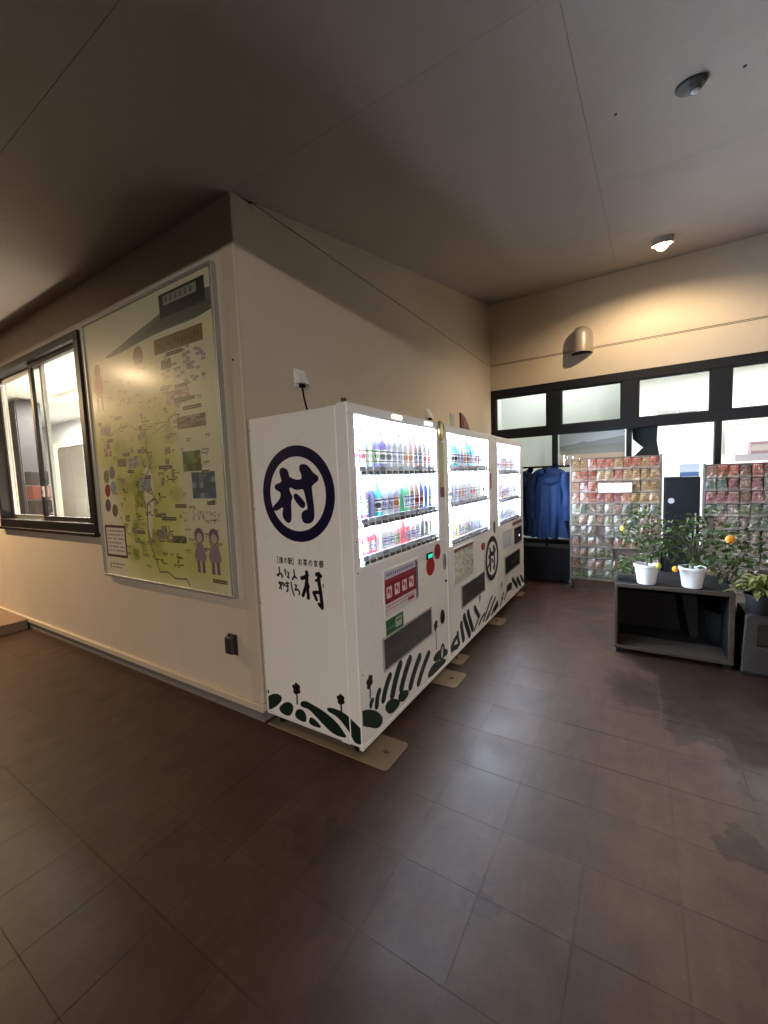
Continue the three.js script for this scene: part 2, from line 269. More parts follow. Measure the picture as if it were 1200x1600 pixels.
// ------------------------------------------------------------------ sliding window and the room behind it
{
  const w = thing('sliding_window', 'dark framed sliding window beside the map board', 'window');
  const F = mat([0.010, 0.007, 0.007], 0.45), x0 = -4.05, x1 = -1.87, y0 = 1.087, y1 = 2.72;
  obj('outer_frame', [rbox(x0, x1, y0, y0 + 0.085, -0.12, 0.03, 0.005), rbox(x0, x1, y1 - 0.06, y1, -0.12, 0.025, 0.005), rbox(x0, x0 + 0.06, y0 + 0.085, y1 - 0.06, -0.12, 0.025, 0.005), rbox(x1 - 0.075, x1, y0 + 0.085, y1 - 0.06, -0.12, 0.025, 0.005)], F, w);
  const sash = (a, b, z, silver) => {
    const f = obj('sash_frame', [rbox(a, b, y0 + 0.085, y0 + 0.125, z - 0.03, z, 0.003), rbox(a, b, y1 - 0.10, y1 - 0.06, z - 0.03, z, 0.003), rbox(a, a + 0.05, y0 + 0.125, y1 - 0.1, z - 0.03, z, 0.003), rbox(b - 0.05, b, y0 + 0.125, y1 - 0.1, z - 0.03, z, 0.003)], silver ? M.alu : F, w);
    obj('pane', [sheetZ(z - 0.015, a + 0.04, b - 0.04, y0 + 0.115, y1 - 0.09)], M.pane, f);
  };
  sash(-3.02, x1 - 0.075, -0.02, false); sash(x0 + 0.06, -2.86, -0.07, true);
  const la = obj('latch', [rbox(-2.955, -2.925, 1.40, 1.50, -0.02, -0.005, 0.004)], M.plastic, w); obj('latch_button', [rbox(-2.948, -2.932, 1.43, 1.46, -0.006, -0.001, 0.002)], M.darkBrown, la);
  obj('sill', [rbox(x0 - 0.02, x1 + 0.02, y0 - 0.025, y0 + 0.004, -0.05, 0.045, 0.006)], F, w);
  const r = thing('office_room', 'bright white room behind the sliding window', 'room');
  const a = -11.4, b = -0.16, z0 = -2.6, z1 = -0.16;
  obj('room_floor', [box(a, b, -0.05, 0, z0, z1)], mat([0.45, 0.43, 0.4], 0.5), r);
  obj('back_wall', [box(a, b, 0, 3.0, z0 - 0.1, z0)], M.whiteWall, r);
  obj('end_wall', [box(a - 0.1, a, 0, 3.0, z0 - 0.1, z1)], M.whiteWall, r);
  obj('near_wall', [box(b, b + 0.008, 0, 3.0, z0 - 0.1, z1)], M.whiteWall, r);
  obj('room_ceiling', [box(a - 0.1, b, 3.0, 3.04, z0 - 0.1, z1)], M.whiteWall, r);
  for (const x of [-3.6, -5.6, -8.2]) {
    const lamp = thing('office_ceiling_lamp', 'white tube lamp on the ceiling of the room behind the sliding window', 'lamp', [x, 3.0, -1.5], 0, 'ceiling lamps of the room behind the sliding window');
    obj('lamp_housing', [rbox(-0.62, 0.62, -0.05, 0, -0.12, 0.12, 0.01)], M.plastic, lamp);
    obj('lamp_diffuser', [box(-0.6, 0.6, -0.062, -0.051, -0.1, 0.1)], mat([0.9, 0.9, 0.9], 0.5, { emissive: rgb(1, 0.96, 0.88), emissiveIntensity: 2.2 }), lamp);
    const t = new THREE.RectAreaLight(new THREE.Color(1, 0.96, 0.88), L.office, 1.2, 0.2); t.position.set(x, 2.925, -1.5); t.lookAt(x, 0, -1.5); scene.add(t);
  }
  const cab = thing('grey_cabinet', 'grey steel cabinet in the room behind the sliding window', 'cabinet', [-4.85, 0, -1.15]);
  obj('cabinet_body', [rbox(-0.45, 0.36, 0.05, 2.08, -0.25, 0.12, 0.006)], mat([0.13, 0.135, 0.135], 0.5), cab);
  obj('cabinet_door', [rbox(-0.44, -0.05, 0.08, 2.05, 0.123, 0.137, 0.003), rbox(-0.04, 0.35, 0.08, 2.05, 0.123, 0.137, 0.003)], mat([0.15, 0.155, 0.155], 0.5), cab);
  const sc = thing('added_counter', 'unseen white counter added just inside the sliding window', 'counter', [-3.5, 0, -0.58]);  // unseen counter added to bounce the room light up at the eave
  obj('counter_body', [rbox(-1.5, 1.3, 0.02, 0.90, -0.3, 0.3, 0.01)], M.whiteWall, sc); obj('counter_top', [rbox(-1.52, 1.32, 0.901, 0.93, -0.32, 0.32, 0.006)], M.whiteWall, sc);
  for (const x of [-4.25, -2.95]) { const t = thing('added_tube_lamp', 'unseen warm tube lamp added on the counter inside the sliding window', 'lamp', [x, 0.931, -0.5], 0, 'added tube lamps on the counter'); obj('lamp_housing', [rbox(-0.62, 0.62, 0, 0.045, -0.08, 0.08, 0.008)], M.plastic, t); obj('lamp_tube', [new THREE.CylinderGeometry(0.014, 0.014, 1.18, 14).rotateZ(Math.PI / 2).translate(0, 0.06, 0)], mat([0.9, 0.9, 0.9], 0.5, { emissive: rgb(1, 0.86, 0.70), emissiveIntensity: 6 }), t); const l = new THREE.RectAreaLight(new THREE.Color(1, 0.82, 0.64), L.sill, 1.18, 0.12); l.position.set(x, 1.008, -0.5); l.lookAt(x, 5, -0.5); scene.add(l); }  // unseen lamps added to throw light up onto the eave boards
  const lk = thing('dark_locker', 'tall dark locker at the far end of the room behind the sliding window', 'locker', [-7.9, 0, -1.15]);
  obj('locker_body', [rbox(-1.2, 1.2, 0.02, 2.95, -0.2, 0.13, 0.008)], mat([0.035, 0.03, 0.032], 0.5), lk); for (let k = 0; k < 4; k++) obj('locker_door', [rbox(-1.19 + k * 0.6, -0.61 + k * 0.6, 0.06, 2.9, 0.1315, 0.145, 0.004)], mat([0.04, 0.034, 0.036], 0.45), lk);
  const sh = thing('red_box_stack', 'stack of red and brown boxes in the room behind the sliding window', 'boxes', [-5.95, 0, -0.95]);
  for (let k = 0; k < 4; k++) obj('box', [rbox(-0.14, 0.14 - 0.01 * k, 0.9 + k * 0.22, 1.1 + k * 0.22, -0.12, 0.1, 0.006)], P0([[0.12, 0.03, 0.03], [0.05, 0.03, 0.025], [0.18, 0.05, 0.04], [0.03, 0.025, 0.025]][k]), sh); obj('table', [rbox(-0.2, 0.2, 0.02, 0.898, -0.16, 0.14, 0.006)], M.whiteWall, sh);
  const pl = obj('white_post', [box(-5.62, -5.18, 0, 2.14, -1.2, -1.05)], M.whiteWall, r);
}

// ------------------------------------------------------------------ map board
{
  const x0 = -1.757, x1 = -0.161, y0 = 0.757, y1 = 2.721, W = 1024, H = 1260;
  const t = canvasTex(W, H, (c) => {
    const r = rng(77), X = (u) => u * W, Y = (v) => v * H;
    c.fillStyle = '#dcd9a6'; c.fillRect(0, 0, W, H);
    // printed sky and hill country, areas of flat colour
    const blob = (col, pts) => { c.fillStyle = col; c.beginPath(); pts.forEach(([u, v], i) => { const n = pts[(i + 1) % pts.length], mx = (u + n[0]) / 2, my = (v + n[1]) / 2; i ? c.quadraticCurveTo(X(u), Y(v), X(mx), Y(my)) : c.moveTo(X(mx), Y(my)); }); const [f, g] = [pts[0], pts[1]]; c.quadraticCurveTo(X(f[0]), Y(f[1]), X((f[0] + g[0]) / 2), Y((f[1] + g[1]) / 2)); c.fill(); };
    c.fillStyle = '#d6d5b4'; c.fillRect(0, 0, W, Y(0.15));
    blob('#676d61', [[0.15, 0.15], [0.32, 0.128], [0.45, 0.105], [0.6, 0.085], [0.72, 0.062], [0.85, 0.066], [1.02, 0.05], [1.02, 0.135], [0.6, 0.13], [0.3, 0.155]]);
    blob('#555b50', [[0.5, 0.118], [0.66, 0.092], [0.8, 0.085], [1.02, 0.085], [1.02, 0.13], [0.7, 0.125]]);
    c.fillStyle = '#30362f'; c.fillRect(X(0.66), Y(0.018), X(0.30), Y(0.075)); c.fillStyle = '#8f968a'; c.fillRect(X(0.69), Y(0.026), X(0.22), Y(0.03));
    c.fillStyle = '#6b6f60'; for (let k = 0; k < 6; k++) c.fillRect(X(0.70 + k * 0.033), Y(0.031), X(0.02), Y(0.018));
    blob('#dbd5a4', [[0.05, 0.2], [0.4, 0.16], [0.7, 0.2], [0.72, 0.38], [0.5, 0.5], [0.1, 0.42]]);
    c.fillStyle = '#d5d1b0'; c.fillRect(X(0.72), Y(0.2), X(0.28), Y(0.8)); c.fillStyle = '#dcd6c0'; c.fillRect(0, Y(0.55), X(0.2), Y(0.45));
    const wash = (u, v, ru, rv, col, a) => { const g = c.createRadialGradient(0, 0, 0, 0, 0, 1); g.addColorStop(0, `rgba(${col},${a})`); g.addColorStop(0.6, `rgba(${col},${a * 0.75})`); g.addColorStop(1, `rgba(${col},0)`); c.save(); c.translate(X(u), Y(v)); c.scale(X(ru), Y(rv)); c.fillStyle = g; c.beginPath(); c.arc(0, 0, 1, 0, 7); c.fill(); c.restore(); };
    for (const [u, v, ru, rv] of [[0.35, 0.5, 0.3, 0.13], [0.3, 0.62, 0.2, 0.16], [0.55, 0.56, 0.22, 0.14], [0.4, 0.76, 0.24, 0.2], [0.58, 0.74, 0.18, 0.16], [0.46, 0.9, 0.26, 0.12], [0.62, 0.9, 0.24, 0.1], [0.2, 0.36, 0.22, 0.12], [0.55, 0.36, 0.24, 0.12], [0.84, 0.9, 0.2, 0.12], [0.12, 0.5, 0.14, 0.1]]) wash(u, v, ru, rv, '184,184,84', 0.55);
    for (let k = 0; k < 60; k++) wash(0.2 + 0.5 * r(), 0.42 + 0.5 * r(), 0.03 + 0.05 * r(), 0.015 + 0.03 * r(), r() > 0.5 ? '132,140,66' : '214,208,140', 0.35);
    blob('#d5d1b4', [[0.43, 0.58], [0.49, 0.57], [0.51, 0.66], [0.47, 0.78], [0.45, 0.86], [0.43, 0.74]]);
    for (let k = 0; k < 16; k++) { c.fillStyle = '#7d8a3c'; const u = 0.27 + 0.12 * r(), v = 0.6 + 0.3 * r(); for (let i = 0; i < 5; i++) c.fillRect(X(u), Y(v + i * 0.006), X(0.02 + 0.03 * r()), Y(0.003)); }
    for (let k = 0; k < 30; k++) { c.fillStyle = ['#5c5a34', '#6f7440', '#4d5230', '#8c8450'][k % 4]; const u = 0.24 + 0.45 * r(), v = 0.36 + 0.56 * r(); c.beginPath(); c.ellipse(X(u), Y(v), 4 + 12 * r(), 3 + 8 * r(), r() * 3, 0, 7); c.fill(); c.fillRect(X(u), Y(v) + 10, 20 + 40 * r(), 5); }
    c.fillStyle = '#77633c'; c.fillRect(X(0.60), Y(0.152), X(0.33), Y(0.05)); c.fillStyle = '#5c4c2e'; for (let k = 0; k < 14; k++) c.fillRect(X(0.62 + k * 0.021), Y(0.164 + (k % 3) * 0.006), X(0.013), Y(0.018));
    // a walker in an orange coat and a smaller visitor, generic figures
    c.fillStyle = '#c07a5a'; c.beginPath(); c.ellipse(X(0.10), Y(0.245), X(0.045), Y(0.045), 0, 0, 7); c.fill(); c.fillStyle = '#5f5a3a'; c.beginPath(); c.ellipse(X(0.10), Y(0.185), X(0.03), Y(0.024), 0, 0, 7); c.fill(); c.fillRect(X(0.07), Y(0.285), X(0.02), Y(0.055)); c.fillRect(X(0.11), Y(0.285), X(0.02), Y(0.055));
    c.fillStyle = '#8a7350'; c.beginPath(); c.ellipse(X(0.47), Y(0.185), X(0.04), Y(0.035), 0, 0, 7); c.fill(); c.fillStyle = '#d1a58c'; c.fillRect(X(0.45), Y(0.21), X(0.05), Y(0.03));
    // roads and river
    const line = (pts, col, w) => { c.strokeStyle = col; c.lineWidth = w; c.lineJoin = c.lineCap = 'round'; c.beginPath(); pts.forEach(([u, v], i) => (i ? c.lineTo(X(u), Y(v)) : c.moveTo(X(u), Y(v)))); c.stroke(); };
    line([[0.48, 0.47], [0.47, 0.52], [0.5, 0.56], [0.46, 0.6], [0.48, 0.64], [0.5, 0.69], [0.44, 0.71], [0.43, 0.8], [0.44, 0.86], [0.48, 0.92], [0.5, 0.96], [0.56, 0.955], [0.62, 0.975], [0.70, 0.97], [0.72, 0.99]], '#666b5c', 7);
    line([[0.08, 0.5], [0.2, 0.43], [0.32, 0.41], [0.42, 0.44], [0.5, 0.47], [0.62, 0.44], [0.72, 0.40]], '#98946a', 5);
    for (let k = 0; k < 26; k++) { let u = 0.2 + 0.5 * r(), v = 0.3 + 0.2 * r(); const pts = [[u, v]]; for (let i = 0; i < 5; i++) { u += 0.04 * (r() - 0.4); v += 0.02 * (r() - 0.5); pts.push([u, v]); } line(pts, '#9c9660', 2.5); }
    // small printed views and name plates
    const photo = (u, v, w, h, cols) => { for (let j = 0; j < 5; j++) for (let i = 0; i < 6; i++) { c.fillStyle = cols[Math.floor(r() * cols.length)]; c.fillRect(X(u + w * i / 6), Y(v + h * j / 5), X(w / 6) + 1, Y(h / 5) + 1); } };
    photo(0.08, 0.40, 0.09, 0.035, ['#8f8a7e', '#a39a86', '#77786c']); photo(0.08, 0.47, 0.08, 0.05, ['#b29a86', '#8a5d4c', '#c7b59e']); photo(0.21, 0.535, 0.08, 0.03, ['#857a55', '#6f6a44']); photo(0.31, 0.53, 0.09, 0.045, ['#a79f90', '#8d8a7c', '#b4ac98']);
    photo(0.40, 0.61, 0.085, 0.05, ['#8d8d90', '#7c7d84', '#9a98a0']); photo(0.74, 0.535, 0.12, 0.065, ['#5f6f3c', '#76854a', '#4d5c34']); photo(0.79, 0.605, 0.15, 0.085, ['#6a7884', '#546270', '#8794a0', '#4b5a60']); photo(0.72, 0.42, 0.19, 0.04, ['#7d6f66', '#94867a', '#60584e']); photo(0.66, 0.33, 0.16, 0.045, ['#a99480', '#856f5c', '#c0ae9a']);
    photo(0.50, 0.80, 0.08, 0.035, ['#8b8a74', '#77765f']); photo(0.34, 0.66, 0.08, 0.06, ['#8f9440', '#7f8538', '#a2a64c']); photo(0.62, 0.82, 0.1, 0.025, ['#55563c', '#7d7c5a']);
    photo(0.64, 0.225, 0.07, 0.03, ['#666a5c', '#4e5446']); for (let k = 0; k < 40; k++) photo(0.62 + 0.3 * r(), 0.2 + 0.13 * r(), 0.025, 0.008, ['#8d8a90', '#a39b98', '#77727a', '#b09a92']);
    for (const [u, v, w] of [[0.68, 0.205, 0.11], [0.62, 0.31, 0.07], [0.72, 0.315, 0.09], [0.72, 0.36, 0.13], [0.77, 0.39, 0.12], [0.22, 0.375, 0.07], [0.13, 0.455, 0.06], [0.27, 0.515, 0.06], [0.4, 0.51, 0.08], [0.56, 0.575, 0.1], [0.30, 0.58, 0.05], [0.44, 0.605, 0.05], [0.55, 0.755, 0.11], [0.66, 0.71, 0.08], [0.5, 0.745, 0.06], [0.32, 0.81, 0.08], [0.86, 0.60, 0.05], [0.88, 0.70, 0.05], [0.88, 0.955, 0.09], [0.06, 0.385, 0.03]]) { c.fillStyle = '#4a4230'; c.fillRect(X(u), Y(v), X(w), Y(0.012)); c.fillStyle = '#b8b29a'; for (let k = 0; k < w * 60; k++) c.fillRect(X(u + 0.008 + k * 0.0145), Y(v + 0.004), X(0.008), Y(0.004)); }
    for (let k = 0; k < 130; k++) { const u = 0.06 + 0.86 * r(), v = 0.2 + 0.74 * r(); c.fillStyle = ['#3f3a2a', '#57603a', '#7b6c4a', '#4a5048'][k % 4]; const n = 2 + Math.floor(r() * 5); for (let i = 0; i < n; i++) { c.fillRect(X(u) + i * 8, Y(v), 5, 6); if (r() > 0.5) c.fillRect(X(u) + i * 8, Y(v) + 9, 5, 5); } }
    for (let k = 0; k < 22; k++) photo(0.22 + 0.46 * r(), 0.36 + 0.55 * r(), 0.02 + 0.03 * r(), 0.012 + 0.014 * r(), ['#7c8452', '#9aa06a', '#6a6a50', '#a79a7c', '#8d8a86']);
    // local produce
    for (const [u, v, col] of [[0.09, 0.6, '#7a7f50'], [0.15, 0.585, '#76787a'], [0.09, 0.655, '#8e2f2f'], [0.15, 0.645, '#8d9aa0'], [0.08, 0.715, '#5f5560'], [0.145, 0.735, '#6f6a48']]) { c.fillStyle = col; c.beginPath(); c.ellipse(X(u), Y(v), X(0.027), Y(0.026), 0.3, 0, 7); c.fill(); }
    // text box with a wavy brown border, two plain standing figures
    c.fillStyle = '#dcd2cc'; c.fillRect(X(0.03), Y(0.80), X(0.19), Y(0.12)); c.strokeStyle = '#5a3a30'; c.lineWidth = 13; c.strokeRect(X(0.03), Y(0.80), X(0.19), Y(0.12)); c.fillStyle = '#77706c'; for (let k = 0; k < 6; k++) for (let i = 0; i < 11; i++) if (r() > 0.12) c.fillRect(X(0.046 + i * 0.0145), Y(0.815 + k * 0.016), X(0.009), Y(0.006));
    c.fillStyle = '#4a4438'; c.fillRect(X(0.05), Y(0.945), X(0.006), Y(0.03)); for (let i = 0; i < 9; i++) { c.fillRect(X(0.07 + i * 0.014), Y(0.95), X(0.008), Y(0.006)); if (i < 7) c.fillRect(X(0.07 + i * 0.014), Y(0.965), X(0.008), Y(0.005)); }
    for (const u of [0.81, 0.905]) { const g1 = '#8a8088', g2 = '#6c6470'; c.fillStyle = g2; c.beginPath(); c.ellipse(X(u), Y(0.815), X(0.032), Y(0.027), 0, 0, 7); c.fill(); c.fillStyle = '#b3a79c'; c.beginPath(); c.ellipse(X(u), Y(0.822), X(0.02), Y(0.016), 0, 0, 7); c.fill(); c.fillStyle = g1; c.beginPath(); c.moveTo(X(u - 0.02), Y(0.842)); c.lineTo(X(u + 0.02), Y(0.842)); c.lineTo(X(u + 0.042), Y(0.885)); c.lineTo(X(u + 0.03), Y(0.90)); c.lineTo(X(u - 0.03), Y(0.90)); c.lineTo(X(u - 0.042), Y(0.885)); c.fill(); c.fillStyle = g2; c.fillRect(X(u - 0.026), Y(0.90), X(0.02), Y(0.04)); c.fillRect(X(u + 0.006), Y(0.90), X(0.02), Y(0.04)); }
    for (let k = 0; k < 46; k++) { const u = 0.77 + 0.19 * r(), v = 0.735 + 0.035 * r(); line([[u, v], [u + 0.02 * (r() - 0.5), v - 0.012 * r()]], k % 3 ? '#8c7f6c' : '#6d6456', 3); }
    for (let k = 0; k < 900; k++) { c.fillStyle = `rgba(${60 + 60 * r()},${60 + 50 * r()},40,${0.25 * r()})`; c.fillRect(X(0.22 + 0.5 * r()), Y(0.2 + 0.75 * r()), 3 + 6 * r(), 2 + 3 * r()); }
  });
  const b = thing('map_board', 'tall illustrated area map board in a silver frame on the cream wall', 'map board');
  obj('backing', [box(x0, x1, y0, y1, 0.001, 0.024)], M.alu, b);
  obj('map_print', [sheetZ(0.0265, x0 + 0.014, x1 - 0.014, y0 + 0.014, y1 - 0.014)], phys([0.8, 0.8, 0.8], 0.5, { map: t, clearcoat: 0.5, clearcoatRoughness: 0.25 }), b);
  obj('frame', [rbox(x0 - 0.004, x1 + 0.004, y0 - 0.004, y0 + 0.016, 0, 0.038, 0.004), rbox(x0 - 0.004, x1 + 0.004, y1 - 0.016, y1 + 0.004, 0, 0.038, 0.004), rbox(x0 - 0.004, x0 + 0.016, y0 + 0.016, y1 - 0.016, 0, 0.038, 0.004), rbox(x1 - 0.016, x1 + 0.004, y0 + 0.016, y1 - 0.016, 0, 0.038, 0.004)], mat([0.45, 0.46, 0.44], 0.5, { metalness: 0.7 }), b);
}

// ------------------------------------------------------------------ print for the vending machines
const INK = '#0f2a20', NAVY = '#0a0b33';
const MURA = [[375, 410], [410, 390], [475, 430], [480, 520], [520, 550], [590, 580], [665, 578], [685, 540], [680, 480], [650, 400], [665, 365], [730, 365], [775, 410], [820, 490], [885, 535], [880, 575], [815, 620], [785, 660], [790, 740], [805, 960], [805, 1060], [790, 1130], [745, 1165], [680, 1165], [655, 1130], [650, 1060], [670, 1020], [735, 1000], [745, 970], [725, 830], [700, 690], [670, 675], [590, 690], [545, 670], [520, 650], [480, 655], [470, 690], [490, 760], [520, 815], [485, 860], [485, 1120], [460, 1165], [430, 1165], [385, 1110], [375, 1050], [390, 1000], [395, 950], [370, 930], [275, 995], [240, 985], [240, 950], [320, 880], [365, 810], [370, 720], [290, 680], [280, 655], [300, 630], [370, 610], [395, 570], [380, 500], [365, 440]];
const MURA_DOT = [[560, 775], [590, 775], [680, 880], [690, 920], [670, 950], [640, 940], [590, 880], [555, 810]];
function smooth(c, pts) { c.beginPath(); pts.forEach((p, i) => { const n = pts[(i + 1) % pts.length], m = [(p[0] + n[0]) / 2, (p[1] + n[1]) / 2]; i ? c.quadraticCurveTo(p[0], p[1], m[0], m[1]) : c.moveTo(...m); }); const [a, b] = pts; c.quadraticCurveTo(a[0], a[1], (a[0] + b[0]) / 2, (a[1] + b[1]) / 2); c.closePath(); c.fill(); }
const smoothFill = smooth;
function emblem(c, cx, cy, r, col) { // ring with the brush character for village
  c.strokeStyle = col; c.lineWidth = r * 0.225; c.beginPath(); c.arc(cx, cy, r * 0.887, 0, Math.PI * 2); c.stroke(); c.fillStyle = col; c.lineWidth = r * 0.055; c.lineJoin = 'round';
  const f = ([x, y]) => [cx + r * (x - 590) / 505, cy + r * (y - 765) / 690];
  smooth(c, MURA.map(f)); c.stroke(); smooth(c, MURA_DOT.map(f)); c.stroke();
}
const GLYPH = { // strokes in a unit box
  lb: [[[0.7, 0], [0.4, 0], [0.4, 1], [0.7, 1]]], rb: [[[0.3, 0], [0.6, 0], [0.6, 1], [0.3, 1]]],
  michi: [[[0.1, 0.05], [0.22, 0.2]], [[0.05, 0.4], [0.22, 0.4], [0.14, 0.78], [0.05, 0.92]], [[0.14, 0.8], [0.4, 0.94], [1, 0.95]], [[0.34, 0.2], [1, 0.2]], [[0.48, 0.02], [0.56, 0.16]], [[0.88, 0.02], [0.78, 0.16]], [[0.46, 0.32], [0.46, 0.78], [0.9, 0.78], [0.9, 0.32], [0.46, 0.32]], [[0.46, 0.48], [0.9, 0.48]], [[0.46, 0.63], [0.9, 0.63]]],
  no: [[[0.55, 0.15], [0.5, 0.5], [0.3, 0.8], [0.12, 0.7], [0.15, 0.4], [0.45, 0.15], [0.75, 0.2], [0.92, 0.5], [0.8, 0.8], [0.55, 0.92]]],
  eki: [[[0.05, 0.05], [0.05, 0.6], [0.45, 0.6], [0.42, 0.95], [0.3, 0.9]], [[0.05, 0.05], [0.42, 0.05]], [[0.24, 0.05], [0.24, 0.6]], [[0.05, 0.24], [0.42, 0.24]], [[0.05, 0.42], [0.42, 0.42]], [[0.05, 0.8], [0.02, 0.95]], [[0.18, 0.75], [0.2, 0.92]], [[0.3, 0.72], [0.34, 0.86]], [[0.56, 0.1], [0.95, 0.1], [0.95, 0.42], [0.56, 0.42]], [[0.56, 0.1], [0.54, 0.6], [0.44, 0.98]], [[0.72, 0.42], [0.82, 0.75], [1, 0.97]]],
  o: [[[0.1, 0.28], [0.6, 0.24]], [[0.35, 0.02], [0.35, 0.75], [0.2, 0.92], [0.08, 0.78], [0.3, 0.55], [0.65, 0.45], [0.9, 0.62], [0.78, 0.88], [0.5, 0.95]], [[0.75, 0.12], [0.95, 0.3]]],
  cha: [[[0.02, 0.15], [0.98, 0.15]], [[0.32, 0], [0.32, 0.28]], [[0.68, 0], [0.68, 0.28]], [[0.5, 0.26], [0.05, 0.6]], [[0.5, 0.26], [0.95, 0.6]], [[0.2, 0.62], [0.8, 0.62]], [[0.5, 0.48], [0.5, 0.98]], [[0.32, 0.72], [0.15, 0.92]], [[0.68, 0.72], [0.85, 0.92]]],
  kyo: [[[0.5, 0], [0.5, 0.18]], [[0.04, 0.2], [0.96, 0.2]], [[0.24, 0.34], [0.24, 0.58], [0.76, 0.58], [0.76, 0.34], [0.24, 0.34]], [[0.5, 0.58], [0.5, 0.95], [0.38, 0.9]], [[0.28, 0.7], [0.12, 0.92]], [[0.72, 0.7], [0.88, 0.92]]],
  to: [[[0.04, 0.18], [0.52, 0.18]], [[0.28, 0], [0.28, 0.38]], [[0, 0.38], [0.58, 0.38]], [[0.5, 0.06], [0.04, 0.62]], [[0.16, 0.52], [0.16, 0.96], [0.48, 0.96], [0.48, 0.52], [0.16, 0.52]], [[0.16, 0.74], [0.48, 0.74]], [[0.7, 0.02], [0.7, 1]], [[0.7, 0.06], [0.96, 0.06], [0.82, 0.36], [0.98, 0.6], [0.84, 0.78], [0.74, 0.72]]],
};
function glyph(c, name, x, y, w, h, lw) { c.lineWidth = lw; for (const s of GLYPH[name]) { c.beginPath(); s.forEach(([u, v], i) => (i ? c.lineTo(x + u * w, y + v * h) : c.moveTo(x + u * w, y + v * h))); c.stroke(); } }
const SIDE_HILLS = [[[0.025, 0.149], [0.064, 0.181], [0.113, 0.204], [0.152, 0.202], [0.157, 0.184], [0.113, 0.138], [0.044, 0.093], [0.021, 0.1]], [[0.128, 0.112], [0.171, 0.158], [0.212, 0.179], [0.245, 0.174], [0.242, 0.139], [0.205, 0.095]], [[0.266, 0.105], [0.268, 0.13], [0.286, 0.154], [0.319, 0.163], [0.343, 0.143], [0.34, 0.097]], [[0.371, 0.098], [0.373, 0.123], [0.389, 0.138], [0.438, 0.114], [0.449, 0.1]], [[0.31, 0.187], [0.317, 0.207], [0.349, 0.221], [0.39, 0.213], [0.444, 0.204], [0.507, 0.186], [0.571, 0.154], [0.606, 0.118], [0.628, 0.098], [0.539, 0.093], [0.464, 0.134], [0.412, 0.167], [0.368, 0.191]], [[0.504, 0.215], [0.519, 0.228], [0.553, 0.232], [0.613, 0.228], [0.666, 0.205], [0.715, 0.178], [0.73, 0.16], [0.732, 0.12], [0.724, 0.098], [0.686, 0.09], [0.665, 0.125], [0.627, 0.163], [0.574, 0.205]]];
const PPM = 1000; // print pixels per metre
function whiteSheet(c, w, h, seed) { c.fillStyle = '#e7e4df'; c.fillRect(0, 0, w, h); const r = rng(seed); for (let k = 0; k < 260; k++) { c.fillStyle = `rgba(120,108,92,${0.05 * r()})`; c.beginPath(); c.ellipse(w * r(), h * r(), 4 + 40 * r() * r(), 2 + 10 * r(), r() * 3, 0, 7); c.fill(); } for (let k = 0; k < 420; k++) { const d = r() * r(); c.fillStyle = `rgba(96,80,62,${0.10 + 0.22 * r()})`; c.beginPath(); c.ellipse(w * r(), h - 0.5 * h * d * r(), 0.8 + 2 * r(), 0.8 + 2.4 * r(), r(), 0, 7); c.fill(); } for (let k = 0; k < 70; k++) { c.strokeStyle = `rgba(90,80,70,${0.22 * r()})`; c.lineWidth = 1; const x = w * r(), y = h * r(); c.beginPath(); c.moveTo(x, y); c.lineTo(x + 60 * (r() - 0.5), y + 60 * (r() - 0.5)); c.stroke(); } }
function sprig(c, X, Y, x, y0, y1, s) { c.strokeStyle = '#17110f'; c.lineCap = 'round'; s *= 1.35; c.lineWidth = 11; c.beginPath(); c.moveTo(X(x), Y(y0)); c.lineTo(X(x + 0.002), Y(y1)); c.stroke(); c.fillStyle = '#17110f'; for (const [dx, dy, r] of [[-0.7, 0.5, 0.42], [0.7, 0.75, 0.4], [0, 0.2, 0.45], [-0.55, -0.25, 0.38], [0.65, 0.05, 0.42], [0.05, 1.0, 0.35]]) { c.beginPath(); c.ellipse(X(x + dx * s * 0.62), Y(y1 + dy * s), PPM * s * r, PPM * s * r * 1.15, dx, 0, 7); c.fill(); } }
